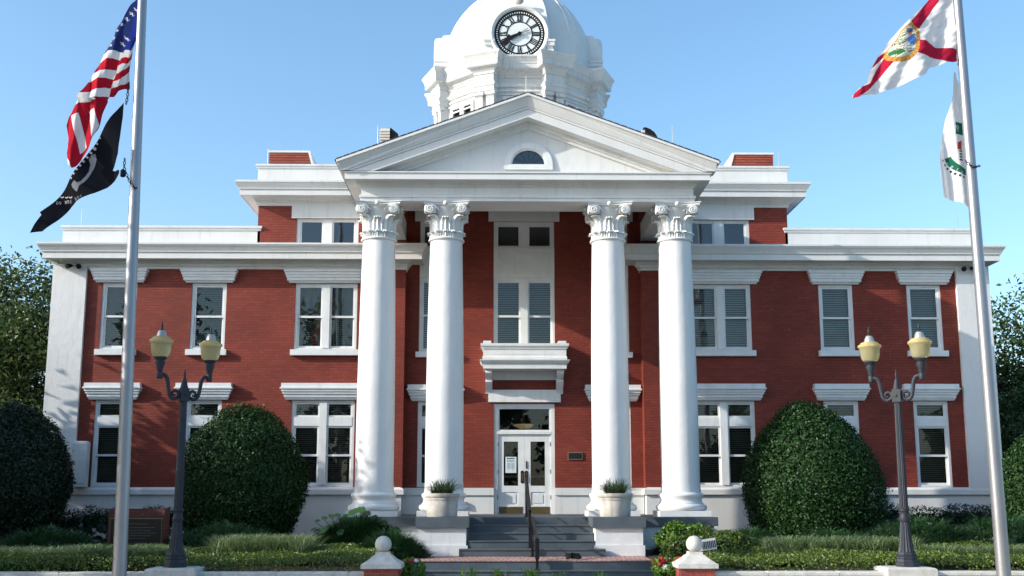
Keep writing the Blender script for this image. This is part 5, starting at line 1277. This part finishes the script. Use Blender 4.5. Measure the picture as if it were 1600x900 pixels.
# trees ------------------------------------------------------------------------------------
def tree(label, x, y, hc, r, n, size=.16, trunk=.28, clumps=70, name='oak_tree', kind=None, group=None, m=M_oak):
    t = thing(name, label, 'tree', (x, y, 0), group=group); tr = MB(); C = []
    tr.tube([(0, 0, 0), (.05, .03, hc*.35), (.1, 0, hc*.7), (0, 0, hc)], [trunk, trunk*.8, trunk*.6, trunk*.3], 10)
    for k in range(clumps):
        d = RNG.normal(size=3); d /= np.linalg.norm(d); q = RNG.random()**.4; C.append(np.array((0, 0, hc))+d*q*np.array(r))
    for c in C[:26]: tr.tube([(0, 0, hc*.55), tuple(np.array((c[0]*.45, c[1]*.45, hc*.55+(c[2]-hc*.55)*.6))), tuple(c)], [trunk*.35, trunk*.18, .02], 6)
    o = tr.build('trunk', M_bark, t, True)
    per = n//clumps; P = np.concatenate([c+RNG.normal(0, 1, (per, 3))*np.array((.13, .13, .10))*max(r) for c in C]); N = np.tile(np.array((0, 0, 1.0)), (len(P), 1))
    np_mesh('crown', leaf_quads(P, N, size, jit=1.0), 4, m, t)
    return t
tree('leafy oak beyond the left corner of the courthouse', -18.6, 9.0, 5.9, (3.4, 3.2, 4.1), 46000, .18, clumps=150, group='oaks beside the courthouse')
tree('lower bushy oak in front of the left oak', -18.0, 4.5, 3.2, (2.9, 2.5, 2.3), 22000, .15, clumps=60, group='oaks beside the courthouse')
tree('leafy oak beyond the right corner of the courthouse', 19.4, 8.5, 5.5, (2.9, 3.0, 3.6), 40000, .18, clumps=120, group='oaks beside the courthouse')
tree('dark lower oak right of the courthouse behind the right bush', 17.2, 4.5, 3.0, (2.3, 2.4, 2.5), 20000, .15, clumps=50, group='oaks beside the courthouse')
# out of frame: the oaks left of the lawn that shade the lower left wing, and the trees across the street that the glass reflects
def mass(name, items, m=M_oak, size=.3):
    A = []
    for x, y, z, rx, ry, rz, n in items:
        k = max(6, n//160); d = unit(RNG.normal(size=(k, 3)))*RNG.random((k, 1))**.4; C = np.array((x, y, z))+d*np.array((rx, ry, rz))
        A.append(np.repeat(C, n//k, 0)+RNG.normal(0, 1, (k*(n//k), 3))*.14*np.array((rx, ry, rz)))
    P = np.concatenate(A); return struct(np_mesh(name, leaf_quads(P, np.tile(np.array((0, 0, 1.)), (len(P), 1)), size, jit=1.0), 4, m), 'stuff')
mass('shade_trees', [(-13.2, -14.4, 5.4, 2.6, 1.5, 3.6, 4200), (-18, -4.6, 4.5, 3.1, 2.6, 3.5, 15000), (-18, -9.2, 4.9, 3.6, 3.0, 3.9, 6000), (-18.5, -14.2, 3.6, 3.4, 2.6, 2.4, 4200)])
its = []
for k in range(30):
    x = -85+k*5.6+random.uniform(-1.5, 1.5); h = 17.5 if x < -8 else (13.0 if x < 8 else 10.5); h += random.uniform(-1.5, 1.5)
    its.append((x, -50+random.uniform(-2.5, 2.5), h*.52, 4.0, 3.2, h*.42, 1800))
mass('far_trees', its, size=.6)

n = 70; P = np.stack([RNG.uniform(-2.3, 2.3, n), RNG.uniform(-8.05, -6.6, n), np.full(n, .408)], 1)
struct(np_mesh('fallen_leaves', leaf_quads(P, np.tile(np.array((0, 0, 1.)), (n, 1)), .045, jit=.25), 4, leaf_mat('dry fallen leaves', (.10, .06, .025), (.16, .12, .04))), 'stuff')
